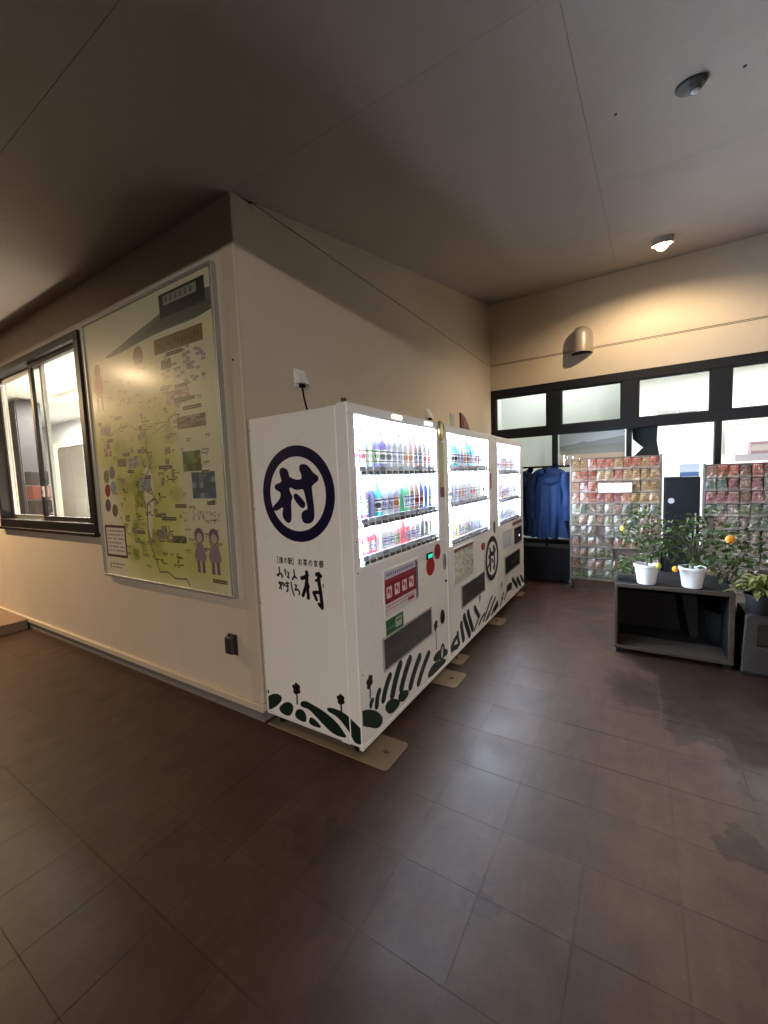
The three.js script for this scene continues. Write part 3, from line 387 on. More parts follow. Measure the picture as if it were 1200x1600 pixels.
const sideArt = canvasTex(680, 1740, (c, w, h) => { // sheet x 0.045 to 0.725, y 0.075 to 1.815
  whiteSheet(c, w, h, 5);
  const X = (x) => (x - 0.045) * PPM, Y = (y) => (1.815 - y) * PPM;
  emblem(c, X(0.372), Y(1.385), 258, NAVY);
  c.strokeStyle = '#1c1614'; c.lineCap = c.lineJoin = 'round';
  const row = [['lb', 0.19], ['michi', 0.208], ['no', 0.244], ['eki', 0.279], ['rb', 0.306], ['o', 0.352], ['cha', 0.389], ['no', 0.427], ['kyo', 0.464], ['to', 0.502]];
  row.forEach(([g, x]) => glyph(c, g, X(x), Y(1.035), g.length === 2 && g !== 'no' && g !== 'to' ? 18 : 29, 36, 4.2));
  // brush lettering below, traced as strokes (metres)
  const px = (x, y) => [X(0.184 + (x - 120) * (0.347 / 780)), Y(0.978 - (y - 360) * (0.152 / 400))], st = (pts, lw) => { c.lineWidth = lw; c.beginPath(); pts.forEach((p, i) => (i ? c.lineTo(...px(...p)) : c.moveTo(...px(...p)))); c.stroke(); };
  c.strokeStyle = '#100d10';
  st([[165, 370], [172, 455], [140, 500], [125, 490]], 10); st([[130, 480], [180, 465], [222, 490], [212, 510]], 9); st([[200, 455], [205, 515]], 8);
  st([[255, 405], [280, 400]], 7); st([[270, 390], [275, 470]], 9); st([[320, 430], [325, 500], [300, 495], [330, 515]], 9); st([[300, 425], [335, 440]], 6);
  st([[420, 385], [425, 470], [385, 530]], 10); st([[390, 510], [440, 480], [462, 505]], 9);
  st([[145, 610], [215, 595], [245, 620], [225, 640]], 10); st([[160, 590], [185, 695]], 10); st([[200, 620], [150, 690]], 9);
  st([[265, 600], [318, 590]], 8); st([[262, 640], [312, 630]], 8); st([[290, 580], [300, 700], [275, 720]], 10);
  st([[360, 575], [370, 660], [400, 765]], 10); st([[425, 605], [450, 610], [425, 680], [470, 665], [495, 700], [485, 740]], 10);
  st([[630, 395], [628, 500], [600, 620], [550, 740]], 22); st([[545, 490], [590, 475], [640, 440]], 22); st([[625, 500], [632, 640], [635, 765]], 22); st([[640, 560], [655, 600]], 14);
  st([[790, 410], [845, 425]], 24); st([[820, 400], [815, 500], [830, 620], [845, 800], [845, 875]], 24); st([[770, 500], [820, 470]], 14); st([[725, 680], [770, 665], [835, 665]], 20); st([[730, 690], [765, 770]], 20); st([[800, 835], [845, 880]], 20);
  c.strokeStyle = '#8d2a2a'; st([[880, 545], [880, 580]], 8);
  c.fillStyle = c.strokeStyle = '#10241d'; c.lineWidth = 13; SIDE_HILLS.forEach((p) => { smooth(c, p.map(([x, y]) => [X(x), Y(y)])); c.stroke(); });
  sprig(c, X, Y, 0.283, 0.192, 0.268, 0.026); sprig(c, X, Y, 0.601, 0.236, 0.290, 0.022); c.beginPath(); c.arc(X(0.045), Y(0.204), 12, 0, 7); c.fill();
});
// stripes of the tea hills across the three fronts, in metres along the row (s) and up (y): points, stroke width
const STRIPES = [[[0.092, 0.252], [0.108, 0.273], 0.022], [[0.148, 0.223], [0.176, 0.29], 0.03], [[0.218, 0.226], [0.29, 0.324], 0.036], [[0.315, 0.205], [0.412, 0.342], 0.042], [[0.42, 0.195], [0.533, 0.325], 0.042], [[0.531, 0.152], [0.664, 0.286], 0.042], [[0.642, 0.125], [0.795, 0.253], 0.04],
  [[1.194, 0.141], [1.288, 0.188], 0.03], [[1.20, 0.125], [1.314, 0.106], 0.03], [[1.346, 0.118], [1.321, 0.213], 0.03], [[1.445, 0.119], [1.404, 0.257], 0.044], [[1.584, 0.107], [1.473, 0.297], 0.048], [[1.659, 0.133], [1.56, 0.307], 0.044], [[1.818, 0.201], [1.726, 0.296], 0.04], [[1.833, 0.114], [1.984, 0.163], 0.02], [[1.96, 0.107], [2.23, 0.265], 0.022], [[2.08, 0.085], [2.33, 0.221], 0.022], [[2.20, 0.085], [2.40, 0.16], 0.022], [[2.02, 0.08], [2.16, 0.137], 0.02], [[2.30, 0.095], [2.42, 0.123], 0.03], [[1.70, 0.10], [1.86, 0.19], 0.018],
  [[2.547, 0.147], [2.633, 0.188], 0.02], [[2.66, 0.11], [2.749, 0.173], 0.02], [[2.78, 0.198], [2.93, 0.19], 0.06], [[3.003, 0.245], [3.20, 0.12], 0.045], [[3.205, 0.206], [3.36, 0.10], 0.045], [[3.387, 0.2], [3.50, 0.11], 0.04], [[2.5, 0.09], [2.6, 0.14], 0.02]];
function frontArt(s0, s1, extra) {
  return canvasTex(Math.round((s1 - s0) * PPM), 840, (c, w, h) => { // y 0.075 to 0.915
    whiteSheet(c, w, h, 11 + Math.round(s0 * 10));
    const X = (s) => (s - s0) * PPM, Y = (y) => (0.915 - y) * PPM; c.lineCap = 'round'; c.lineJoin = 'round'; c.strokeStyle = INK;
    for (const [a, b, lw] of STRIPES) { c.lineWidth = lw * PPM * 1.4; c.beginPath(); c.moveTo(X(a[0]), Y(a[1])); c.quadraticCurveTo(X((a[0] + b[0]) / 2 - 0.012), Y((a[1] + b[1]) / 2 + 0.01), X(b[0]), Y(b[1])); c.stroke(); }
    extra(c, X, Y);
  });
}
const art1 = frontArt(0.012, 1.146, (c, X, Y) => {
  c.fillStyle = INK; const smooth = (cc, p) => { smoothFill(cc, p); cc.lineWidth = 22; cc.stroke(); };
  smooth(c, [[0.0, 0.255], [0.03, 0.25], [0.077, 0.227], [0.141, 0.185], [0.2, 0.115], [0.163, 0.094], [0.084, 0.146], [0.0, 0.205]].map(([x, y]) => [X(x), Y(y)]));
  smooth(c, [[0.24, 0.153], [0.242, 0.176], [0.288, 0.181], [0.364, 0.139], [0.395, 0.11], [0.298, 0.100]].map(([x, y]) => [X(x), Y(y)])); smooth(c, [[0.382, 0.151], [0.4, 0.168], [0.467, 0.148], [0.509, 0.119], [0.43, 0.105]].map(([x, y]) => [X(x), Y(y)]));
  smooth(c, [[0.76, 0.10], [0.86, 0.15], [1.0, 0.12], [1.1, 0.085], [0.9, 0.08]].map(([x, y]) => [X(x), Y(y)])); smooth(c, [[0.87, 0.19], [0.95, 0.21], [1.08, 0.175], [1.13, 0.13], [1.0, 0.145], [0.9, 0.165]].map(([x, y]) => [X(x), Y(y)]));
  sprig(c, X, Y, 0.089, 0.295, 0.375, 0.026); sprig(c, X, Y, 0.924, 0.235, 0.40, 0.026);
  c.fillStyle = '#b9bcc0'; smooth(c, [[0.99, 0.13], [1.04, 0.12], [1.06, 0.2], [1.03, 0.24], [0.99, 0.2]].map(([x, y]) => [X(x), Y(y)]));
});
const art2 = frontArt(1.178, 2.428, (c, X, Y) => { c.strokeStyle = '#a9a49c'; sprig(c, X, Y, 1.867, 0.305, 0.34, 0.02); });
const art3 = frontArt(2.456, 3.536, (c, X, Y) => { sprig(c, X, Y, 2.56, 0.24, 0.29, 0.02); });
const posterRed = canvasTex(400, 256, (c, w, h) => { c.fillStyle = '#c9c3d6'; c.fillRect(0, 0, w, h); c.fillStyle = '#6a5f92'; for (let k = 0; k < 14; k++) c.fillRect(20 + k * 24, 16, 15, 14); c.fillStyle = '#8a1f2a'; c.fillRect(0, 46, w - 30, 140); c.fillStyle = '#a8434a'; c.fillRect(0, 58, w - 30, 8); for (let k = 0; k < 4; k++) { c.fillStyle = '#e6d6d2'; c.fillRect(18 + k * 88, 92, 58, 66); c.fillStyle = '#b3424a'; c.fillRect(28 + k * 88, 102, 20, 26); c.fillRect(54 + k * 88, 112, 12, 36); } c.fillStyle = '#d9cfcf'; c.fillRect(0, 186, w, 70); c.fillStyle = '#8d5a5e'; for (let k = 0; k < 12; k++) c.fillRect(14 + k * 28, 200, 20, 7), c.fillRect(14 + k * 24, 220, 16, 6); c.fillStyle = '#a23a40'; c.fillRect(260, 214, 80, 22); c.fillStyle = '#4d3a7a'; c.fillRect(w - 30, 0, 12, h); c.fillStyle = '#2c2a33'; c.fillRect(w - 14, 10, 14, h - 20); });
const posterGrey = canvasTex(300, 256, (c, w, h) => { const r = rng(3); c.fillStyle = '#d9d9cf'; c.fillRect(0, 0, w, h); c.fillStyle = '#7a4a46'; c.fillRect(0, 0, w, 26); for (let k = 0; k < 160; k++) { c.fillStyle = ['#b8bfae', '#9a8fa0', '#c9c6b4', '#8f8790', '#dcd9c8'][k % 5]; c.fillRect(w * (0.4 + 0.6 * r()), 26 + (h - 70) * r(), 16, 18); } for (let k = 0; k < 60; k++) { c.fillStyle = ['#c9d2bc', '#dfe2d0', '#b9c6ae'][k % 3]; c.fillRect(w * 0.4 * r(), 30 + (h - 70) * r(), 24, 20); } c.fillStyle = '#cbbfb0'; c.fillRect(0, h - 40, w, 40); });
const greenTag = canvasTex(160, 72, (c, w, h) => { c.fillStyle = '#2c5a36'; c.fillRect(0, 0, w, h); c.fillStyle = '#9fb39c'; c.fillRect(84, 12, 60, 46); c.fillStyle = '#35653f'; c.fillRect(92, 22, 44, 10); c.fillStyle = '#86a58a'; for (let k = 0; k < 6; k++) c.fillRect(10 + k * 11, 40, 8, 6); });

// ------------------------------------------------------------------ vending machines
const lathe = (pts, s = 14) => new THREE.LatheGeometry(pts.map((p) => new THREE.Vector2(...p)), s);
const G = {
  can: lathe([[0, 0], [0.024, 0], [0.030, 0.006], [0.030, 0.100], [0.025, 0.112], [0.024, 0.115], [0, 0.113]]),
  tall: lathe([[0, 0], [0.026, 0], [0.031, 0.008], [0.031, 0.145], [0.024, 0.160], [0.024, 0.163], [0, 0.161]]),
  bottle: lathe([[0, 0], [0.028, 0], [0.032, 0.008], [0.032, 0.13], [0.029, 0.15], [0.013, 0.19], [0.013, 0.197], [0.015, 0.198], [0.015, 0.214], [0, 0.214]]),
  bodyB: lathe([[0, 0], [0.028, 0], [0.032, 0.008], [0.032, 0.13], [0.029, 0.15], [0.013, 0.19], [0.013, 0.197], [0, 0.197]]),
  cap: lathe([[0, 0.1975], [0.015, 0.1975], [0.015, 0.213], [0, 0.214]], 12),
  card: box(-0.0008, 0.0008, 0, 0.075, -0.03, 0.03),
  labelB: new THREE.CylinderGeometry(0.0328, 0.0328, 0.075, 14, 1, true).translate(0, 0.072, 0),
  labelC: new THREE.CylinderGeometry(0.0306, 0.0306, 0.05, 14, 1, true).translate(0, 0.052, 0),
  button: rbox(-0.006, 0.010, -0.011, 0.011, -0.020, 0.020, 0.006),
  price: box(-0.001, 0.001, -0.010, 0.010, -0.026, 0.026),
};
const paint = new Map();
const P = (hex, rough = 0.35) => { const k = hex + rough; if (!paint.has(k)) paint.set(k, mat(new THREE.Color(hex), rough)); return paint.get(k); };
const labelTex = [0, 1, 2, 3, 4, 5].map((k) => canvasTex(96, 64, (c, w, h) => { const r = rng(900 + k); c.fillStyle = ['#ffffff', '#e9edf2', '#f4ecd8', '#ffffff', '#dfe8ee', '#f2e2e2'][k]; c.fillRect(0, 0, w, h); c.fillStyle = ['#30488c', '#8c2030', '#3c7a48', '#22262c', '#6a4a90', '#b06a20'][k]; c.fillRect(0, 4, w, 8); c.fillRect(0, h - 12, w, 6); for (let q = 0; q < 3; q++) { const x = q * 32; if (k % 2) { c.beginPath(); c.ellipse(x + 16, 32, 11, 13, 0, 0, 7); c.fill(); } else for (let i = 0; i < 4; i++) c.fillRect(x + 4 + i * 6, 18 + 6 * r(), 4, 14 + 8 * r()); } for (let i = 0; i < 16; i++) c.fillRect(6 * i, h - 20, 4, 3); }));
const labelMat = labelTex.map((t) => mat([0.9, 0.9, 0.9], 0.4, { map: t }));
const glow = mat([0.9, 0.9, 0.9], 0.6, { emissive: rgb(0.93, 0.97, 1.0), emissiveIntensity: L.glow });
const darkFlap = phys([0.03, 0.032, 0.035], 0.18, { clearcoat: 0.5 });
const SETS = {
  1: [['#bfe0ee', '#bfe0ee', '#8f8fd0', '#7d72b8', '#b9b6cc', '#b7bcc2', '#c9c9cc', '#d8b4b6', '#e0a8ac', '#a9a9a9', '#9a9a98', '#8d8d8a'], ['#5a3a78', '#3a2f66', '#2ec4c8', '#dfe6ea', '#cfe3ef', '#cbb7d8', '#58b98c', '#b88f78', '#b58a74', '#5f74c8', '#4a66c4', '#4a66c4'], ['#d8203c', '#e02a48', '#dfe0e2', '#d8dad8', '#dcdcdc', '#caa0a0', '#d7656b', '#cfcfcf', '#9a9a9a', '#7c7c7c', '#6f6f6f', '#8b8b8b']],
  2: [['#e8ecec', '#38c8d0', '#38c8d0', '#e8ecec', '#e4e6e2', '#e0e4e8', '#3cc4cc', '#35b7c4', '#e8e8e8', '#dde4e4', '#e4e0d8', '#e8e8e8'], ['#5a5f66', '#787c84', '#c8ccd0', '#d8d4d0', '#d8d8d8', '#b9b4ae', '#a8a8a0', '#d0d0cc', '#bdbdb6', '#d8b49a', '#d8c0b0', '#c8d4d8'], ['#d8c880', '#d0b070', '#d8c890', '#7c7878', '#a87a80', '#9a6a74', '#6c6c70', '#a0a0a0', '#8c9090', '#707478', '#b0b4b4', '#a4a8a8']],
  3: [['#e8e8e8', '#e0e0e0', '#9a9c9c', '#8c8e8e', '#7c8080', '#e4e4e4', '#6c7070', '#e8e8e8', '#dcdcdc', '#e0e0e0'], ['#dcd4d4', '#7a6fb0', '#c05a8c', '#e0d070', '#d8cc68', '#a8a89c', '#b0ac9c', '#dcdcd8', '#e0e0e0', '#d0d0d0'], ['#e0e0e0', '#b0b0b0', '#8c8c8c', '#e0e0e0', '#a4a4a4', '#9a9a9a', '#e0e0e0', '#8c8c8c', '#808080', '#d8d8d8']],
};
function tone(hex) { const c = { h: 0, s: 0, l: 0 }; new THREE.Color(hex).getHSL(c, THREE.SRGBColorSpace); if (c.s < 0.16) return c.l > 0.8 ? 'white' : c.l > 0.55 ? 'light grey' : 'dark grey'; const d = c.h * 360, n = d < 15 || d > 335 ? 'red' : d < 45 ? 'brown' : d < 70 ? 'yellow' : d < 165 ? 'green' : d < 195 ? 'turquoise' : d < 250 ? 'blue' : d < 335 ? 'purple' : 'red'; return (c.l > 0.68 ? 'pale ' : c.l < 0.3 ? 'dark ' : '') + n; }
const pale = (hex) => '#' + new THREE.Color(hex).lerp(new THREE.Color(0.9, 0.9, 0.9), 0.08).getHexString();
const FX = 0.728; // plane of the doors
function vending(no, s0, s1, d, o) { // s = distance along the row from the wall corner (z = -s); d = display opening {s0,s1,y0,y1,rails}
  const t = thing('vending_machine', o.label, 'vending machine', [0, 0, -(s0 + s1) / 2], 0, 'white vending machines along the cream wall');
  const cz = -(s0 + s1) / 2, Z = (s) => -s - cz, W = M.white;
  const DX = 0.655, top = o.top, bx = (x0, x1, y0, y1, a, b, r = 0.006) => rbox(x0, x1, y0, y1, Z(b), Z(a), r);
  obj('cabinet', [bx(0.022, 0.60, 0.062, top - 0.012, s0 + 0.002, s1 - 0.002, 0.012), bx(0.59, DX - 0.003, 0.062, top - 0.012, s0 + 0.002, s0 + 0.03, 0.004), bx(0.59, DX - 0.003, 0.062, top - 0.012, s1 - 0.03, s1 - 0.002, 0.004)], W, t);
  obj('door', [bx(DX, FX, 0.905, d.y0, s0, s1, 0.008), bx(DX, FX, d.y1, top, s0, s1, 0.014), bx(DX, FX, d.y0 - 0.004, d.y1 + 0.004, s0, d.s0, 0.008), bx(DX, FX, d.y0 - 0.004, d.y1 + 0.004, d.s1, s1, 0.008), bx(DX, FX - 0.001, 0.066, 0.912, s0, s1, 0.008), bx(0.602, DX - 0.002, 0.075, top - 0.01, s0 + 0.006, d.s0 - 0.01, 0.003), bx(0.602, DX - 0.002, 0.075, top - 0.01, d.s1 + 0.01, s1 - 0.006, 0.003), bx(0.602, DX - 0.002, 0.075, d.y0 - 0.02, s0 + 0.008, s1 - 0.008, 0.003)], W, t);
  obj('kick_rail', [bx(FX - 0.02, FX + 0.004, 0.052, 0.078, s0, s1, 0.004)], W, t);
  obj('front_print', [sheetX(FX + 0.0015, Z(s0 + 0.012), Z(s1 - 0.012), 0.079, 0.908)], phys([1, 1, 1], 0.4, { map: o.art, clearcoat: 0.3, clearcoatRoughness: 0.3 }), t);
  for (const s of [s0 + 0.07, s1 - 0.07]) for (const x of [0.10, 0.66]) obj('leg', [cyl(0.022, 0.022, 0.05, 12).translate(x, 0.012, Z(s)), cyl(0.03, 0.03, 0.012, 12).translate(x, 0.006, Z(s))], M.rubber, t);
  if (o.side) {
    const mp = phys([1, 1, 1], 0.4, { map: o.side, clearcoat: 0.3, clearcoatRoughness: 0.3 }), cut = (z, x0, x1) => { const g = sheetZ(z, x0, x1, 0.079, 1.811), uv = g.attributes.uv; for (let i = 0; i < uv.count; i++) uv.setXY(i, (x0 + uv.getX(i) * (x1 - x0) - 0.045) / 0.68, (0.004 + uv.getY(i) * 1.732) / 1.74); return g; };
    obj('side_print', [cut(Z(s0) - 0.0005, 0.045, 0.651)], mp, t); obj('door_side_print', [cut(Z(s0) + 0.0018, 0.661, 0.7235)], mp, t);
  }
  // display case
  const bxk = 0.603, lit = obj('display_back', [box(bxk, bxk + 0.006, d.y0, d.y1, Z(d.s1), Z(d.s0))], glow, t);
  obj('display_side', [box(bxk, DX + 0.02, d.y0, d.y1, Z(d.s0) , Z(d.s0) + 0.004), box(bxk, DX + 0.02, d.y0, d.y1, Z(d.s1) - 0.004, Z(d.s1)), box(bxk, DX + 0.02, d.y1, d.y1 + 0.006, Z(d.s1), Z(d.s0)), box(bxk, DX + 0.02, d.y0 - 0.006, d.y0, Z(d.s1), Z(d.s0))], M.whiteWall, t);
  d.rails.forEach((y, row) => {
    const sh = obj('display_shelf', [box(bxk + 0.007, FX - 0.02, y + 0.012, y + 0.018, Z(d.s1) + 0.004, Z(d.s0) - 0.004), box(FX - 0.020, FX - 0.008, y - 0.014, y + 0.034, Z(d.s1) + 0.004, Z(d.s0) - 0.004)], M.plastic, t);
    const base = SETS[no][row], n = no === 3 ? 12 : 14, cols = Array.from({ length: n }, (_, i) => base[Math.floor(i * base.length / n)]), a = d.s0 + 0.055, step = (d.s1 - d.s0 - 0.10) / (n - 1);
    for (let k = 0; k < n; k++) {
      const s = a + k * step;
      const b = obj('button', [G.button.clone().translate(FX - 0.006, y, Z(s))], o.buttons, t);
      obj('price_tag', [G.price.clone().translate(FX - 0.0065, y + 0.024, Z(s))], P(k % 3 ? '#c9d4e6' : '#8f95b8', 0.5), sh);
      const kind = row === 2 ? (k % 4 === 3 ? 'tall' : 'can') : (row === 1 && k % 5 === 2 ? 'tall' : 'bottle');
      const where = `${['top', 'middle', 'bottom'][row]} shelf of ${o.short}`;
      if (kind === 'bottle') {
        const g = thing('drink_bottle', `${tone(cols[k])} drink bottle on the ${where}`, 'bottle', [0.668, y + 0.0185, cz + Z(s)], 0, `bottles on the ${where}`);
        obj('bottle_body', [G.bodyB], P(pale(cols[k]), 0.25), g); obj('bottle_cap', [G.cap], P(['#e8e8e8', '#4a5a9a', '#d8d8d8'][k % 3]), g); obj('bottle_label', [G.labelB], labelMat[(Math.floor(k / 2) + row + no) % 6], g);
      } else {
        const g = thing('drink_can', `${tone(cols[k])} drink can on the ${where}`, 'can', [0.668, y + 0.0185, cz + Z(s)], 0, `cans on the ${where}`);
        obj('can_body', [kind === 'can' ? G.can : G.tall], P(pale(cols[k]), 0.28), g); obj('can_label', [G.labelC], labelMat[(Math.floor(k / 2) * 2 + row) % 6], g);
      }
    }
  });
  for (let k = 0; k < 9; k++) { const row = k % 3, s = d.s0 + 0.06 + rand() * (d.s1 - d.s0 - 0.14); obj('promotion_card', [box(0.632, 0.634, 0, 0.05 + 0.03 * rand(), -0.03, 0.03).translate(0, d.rails[row] + (row === 2 ? 0.155 : 0.235) - 0.03, Z(s))], P(['#d8dcf0', '#c9b8e0', '#f0d0d0', '#e8e4c8', '#c0dcea'][k % 5], 0.5), t); }
  obj('display_glass', [sheetX(FX - 0.004, Z(d.s0), Z(d.s1), d.y0, d.y1)], M.pane, t);
  const mk = (x, s, y, w, h, dir, I) => { const l = new THREE.RectAreaLight(new THREE.Color(0.70, 0.80, 1.0), I, w, h); l.position.set(x, y, -s); l.lookAt(x + dir[0], y + dir[1], -s + dir[2]); scene.add(l); };
  const sc = (d.s0 + d.s1) / 2, yc = (d.y0 + d.y1) / 2, w = d.s1 - d.s0, h = d.y1 - d.y0;
  mk(bxk + 0.0085, sc, yc, w - 0.02, h - 0.02, [1, 0, 0], L.display * (o.power || 1)); // the lit back of the case
  mk(FX - 0.012, d.s0 + 0.012, yc, 0.02, h, [-0.5, 0, -1], L.displayInner * 6); mk(FX - 0.012, d.s1 - 0.012, yc, 0.02, h, [-0.5, 0, 1], L.displayInner * 6); // tubes either side of the case
  // delivery flap
  const f = o.slot; const fr = obj('delivery_frame', [bx(FX, FX + 0.008, f.y1, f.y1 + 0.012, f.s0 - 0.012, f.s1 + 0.012, 0.003), bx(FX, FX + 0.008, f.y0 - 0.012, f.y0, f.s0 - 0.012, f.s1 + 0.012, 0.003), bx(FX, FX + 0.008, f.y0, f.y1, f.s0 - 0.012, f.s0, 0.003), bx(FX, FX + 0.008, f.y0, f.y1, f.s1, f.s1 + 0.012, 0.003)], mat([0.28, 0.28, 0.28], 0.4), t);
  obj('delivery_flap', [bx(FX + 0.0025, FX + 0.006, f.y0, f.y1, f.s0, f.s1, 0.001), bx(FX + 0.006, FX + 0.009, f.y0 + 0.07, f.y0 + 0.078, f.s0 + 0.02, f.s1 - 0.02, 0.001)], darkFlap, fr);
  return { t, Z, bx };
}
const buttonDark = mat([0.05, 0.052, 0.055], 0.3), buttonGrey = mat([0.16, 0.15, 0.17], 0.35);
const oval = (m, x, s, y, rs, ry, thick = 0.006) => new THREE.CylinderGeometry(1, 1, thick, 28).rotateZ(Math.PI / 2).scale(1, ry, rs).translate(x, y, m.Z(s));
{
  const m = vending(1, 0, 1.158, { s0: 0.06, s1: 1.035, y0: 1.006, y1: 1.768, rails: [1.482, 1.212, 1.018] }, { label: 'white vending machine with navy ring emblem and brush lettering on its side', short: 'the navy ring machine', art: art1, side: sideArt, top: 1.83, buttons: buttonDark, slot: { s0: 0.24, s1: 0.845, y0: 0.385, y1: 0.556 } });
  const { t, bx, Z } = m;
  obj('poster_frame', [bx(FX + 0.002, FX + 0.010, 0.675, 0.942, 0.252, 0.668, 0.003)], M.plastic, t); obj('poster_print', [sheetX(FX + 0.0115, Z(0.26), Z(0.66), 0.683, 0.935)], phys([1, 1, 1], 0.3, { map: posterRed, clearcoat: 0.5 }), t);
  obj('green_sticker', [sheetX(FX + 0.003, Z(0.27), Z(0.47), 0.566, 0.655)], mat([1, 1, 1], 0.5, { map: greenTag }), t);
  const lc = obj('display_bezel', [bx(FX + 0.001, FX + 0.012, 0.898, 0.940, 0.808, 0.892, 0.003)], M.black, t); obj('screen', [box(FX + 0.0122, FX + 0.0132, 0.906, 0.932, Z(0.884), Z(0.816))], mat([0.02, 0.2, 0.16], 0.3, { emissive: rgb(0.02, 0.75, 0.5), emissiveIntensity: 1 }), lc);
  obj('round_sticker', [oval(m, FX + 0.002, 0.868, 0.845, 0.064, 0.064, 0.003)], P('#a81f24', 0.35), t); obj('round_sticker', [oval(m, FX + 0.003, 0.985, 0.925, 0.05, 0.055, 0.003)], P('#8f1c24', 0.35), t);
  const cs = obj('coin_plate', [oval(m, FX + 0.003, 1.10, 0.83, 0.022, 0.058, 0.012)], P('#8b8b88', 0.4), t); obj('coin_slot', [bx(FX + 0.0092, FX + 0.0105, 0.80, 0.86, 1.097, 1.103, 0.0005)], M.black, cs);
  const cr = obj('coin_return', [oval(m, FX + 0.004, 1.035, 0.44, 0.032, 0.052, 0.010)], P('#5a1a16', 0.4), t); obj('return_cup', [oval(m, FX + 0.010, 1.035, 0.438, 0.022, 0.036, 0.004)], P('#1c0a09', 0.4), cr);
  const lk = obj('door_lock', [oval(m, FX + 0.003, 1.115, 0.685, 0.009, 0.009, 0.01)], M.black, t);
  const bd = obj('gold_badge', [oval(m, FX + 0.004, 1.10, 1.77, 0.045, 0.072, 0.014)], mat([0.55, 0.42, 0.16], 0.3, { metalness: 0.8 }), t); obj('badge_rim', [new THREE.TorusGeometry(1, 0.09, 8, 28).rotateY(Math.PI / 2).scale(0.05, 0.06, 0.036).translate(FX + 0.011, 1.77, Z(1.10))], mat([0.35, 0.28, 0.12], 0.35, { metalness: 0.8 }), bd);
  obj('yellow_sticker', [bx(FX + 0.001, FX + 0.003, 1.33, 1.69, 1.065, 1.135, 0.0008)], P('#b7a55a', 0.4), t); obj('red_sticker', [bx(FX + 0.003, FX + 0.0045, 1.30, 1.37, 1.067, 1.133, 0.0006)], P('#6a2620', 0.5), t);
  for (const y of [0.2, 0.75, 1.3, 1.75]) obj('screw', [new THREE.CylinderGeometry(0.006, 0.006, 0.004, 10).rotateX(Math.PI / 2).translate(0.034, y, Z(0) - 0.0005)], M.steel, t);
  obj('hinge', [cyl(0.014, 0.014, 0.02, 12).translate(0.69, 1.83, Z(0.03))], M.darkBrown, t);
  for (const s of [0.48, 0.90]) { const hl = obj('header_bright_spot', [bx(FX - 0.004, FX + 0.012, 1.788, 1.812, s - 0.055, s + 0.055, 0.01)], mat([0.9, 0.9, 0.9], 0.4, { emissive: rgb(1, 0.98, 0.95), emissiveIntensity: 1.6 }), t); const l = new THREE.RectAreaLight(new THREE.Color(1, 0.98, 0.95), 3, 0.10, 0.02); l.position.set(FX + 0.016, 1.80, -s); l.lookAt(FX + 1, 1.80, -s); scene.add(l); }  // emissive bright spots set on the header, each with an area light
  for (const y of [1.14, 0.98, 0.45]) obj('screw', [oval(m, FX + 0.001, 0.03, y, 0.004, 0.004, 0.004)], M.darkBrown, t);
}
{
  const m = vending(2, 1.168, 2.438, { s0: 1.226, s1: 2.205, y0: 0.918, y1: 1.762, rails: [1.494, 1.220, 0.928] }, { label: 'white vending machine with black ring emblem low on its front, between two others', short: 'the black ring machine', art: art2, top: 1.825, buttons: buttonGrey, slot: { s0: 1.43, s1: 1.995, y0: 0.392, y1: 0.556 } });
  const { t, bx, Z } = m;
  obj('poster_frame', [bx(FX + 0.002, FX + 0.010, 0.61, 0.895, 1.262, 1.70, 0.003)], M.plastic, t); obj('poster_print', [sheetX(FX + 0.0115, Z(1.27), Z(1.69), 0.618, 0.888)], phys([1, 1, 1], 0.3, { map: posterGrey, clearcoat: 0.5 }), t);
  const ringArt = canvasTex(256, 256, (c) => { c.clearRect(0, 0, 256, 256); c.fillStyle = '#e7e4df'; c.beginPath(); c.arc(128, 128, 122, 0, 7); c.fill(); emblem(c, 128, 128, 124, '#0e0f16'); });
  obj('emblem_disc', [oval(m, FX + 0.0105, 2.215, 0.645, 0.205, 0.215, 0.003)], P('#e7e4df', 0.4), t);
  obj('emblem_print', [new THREE.CircleGeometry(1, 40).rotateY(Math.PI / 2).scale(1, 0.215, 0.205).translate(FX + 0.0132, 0.645, Z(2.215))], mat([1, 1, 1], 0.45, { map: ringArt }), t);
  obj('red_lamp', [oval(m, FX + 0.006, 1.97, 0.80, 0.035, 0.035, 0.014)], P('#8a2a22', 0.3), t);
  const cs = obj('coin_plate', [oval(m, FX + 0.003, 2.33, 0.93, 0.02, 0.06, 0.012)], P('#4c4c4c', 0.4), t);
  obj('orange_sticker', [bx(FX + 0.001, FX + 0.003, 1.31, 1.46, 2.225, 2.27, 0.0008)], P('#a8583c', 0.5), t);
}
{
  const m = vending(3, 2.448, 3.546, { s0: 2.490, s1: 3.415, y0: 0.918, y1: 1.752, rails: [1.452, 1.160, 0.930] }, { label: 'white vending machine at the shop end of the row, beside the blue jackets', short: 'the machine beside the jackets', art: art3, top: 1.822, buttons: buttonGrey, slot: { s0: 2.69, s1: 3.32, y0: 0.375, y1: 0.55 } });
  const { t, bx, Z } = m;
  obj('coin_unit', [bx(FX + 0.001, FX + 0.014, 0.64, 0.82, 3.10, 3.40, 0.004)], P('#241c1c', 0.35), t); obj('coin_light', [oval(m, FX + 0.015, 3.27, 0.72, 0.014, 0.014, 0.004)], mat([0.8, 0.8, 0.8], 0.4, { emissive: rgb(1, 1, 1), emissiveIntensity: 1.2 }), t);
  obj('notice', [bx(FX + 0.002, FX + 0.006, 0.66, 0.84, 2.62, 2.95, 0.002)], P('#b9c0c4', 0.35), t); obj('red_strip', [bx(FX + 0.002, FX + 0.006, 0.86, 0.895, 3.02, 3.44, 0.002)], P('#7a4a4c', 0.4), t);
}
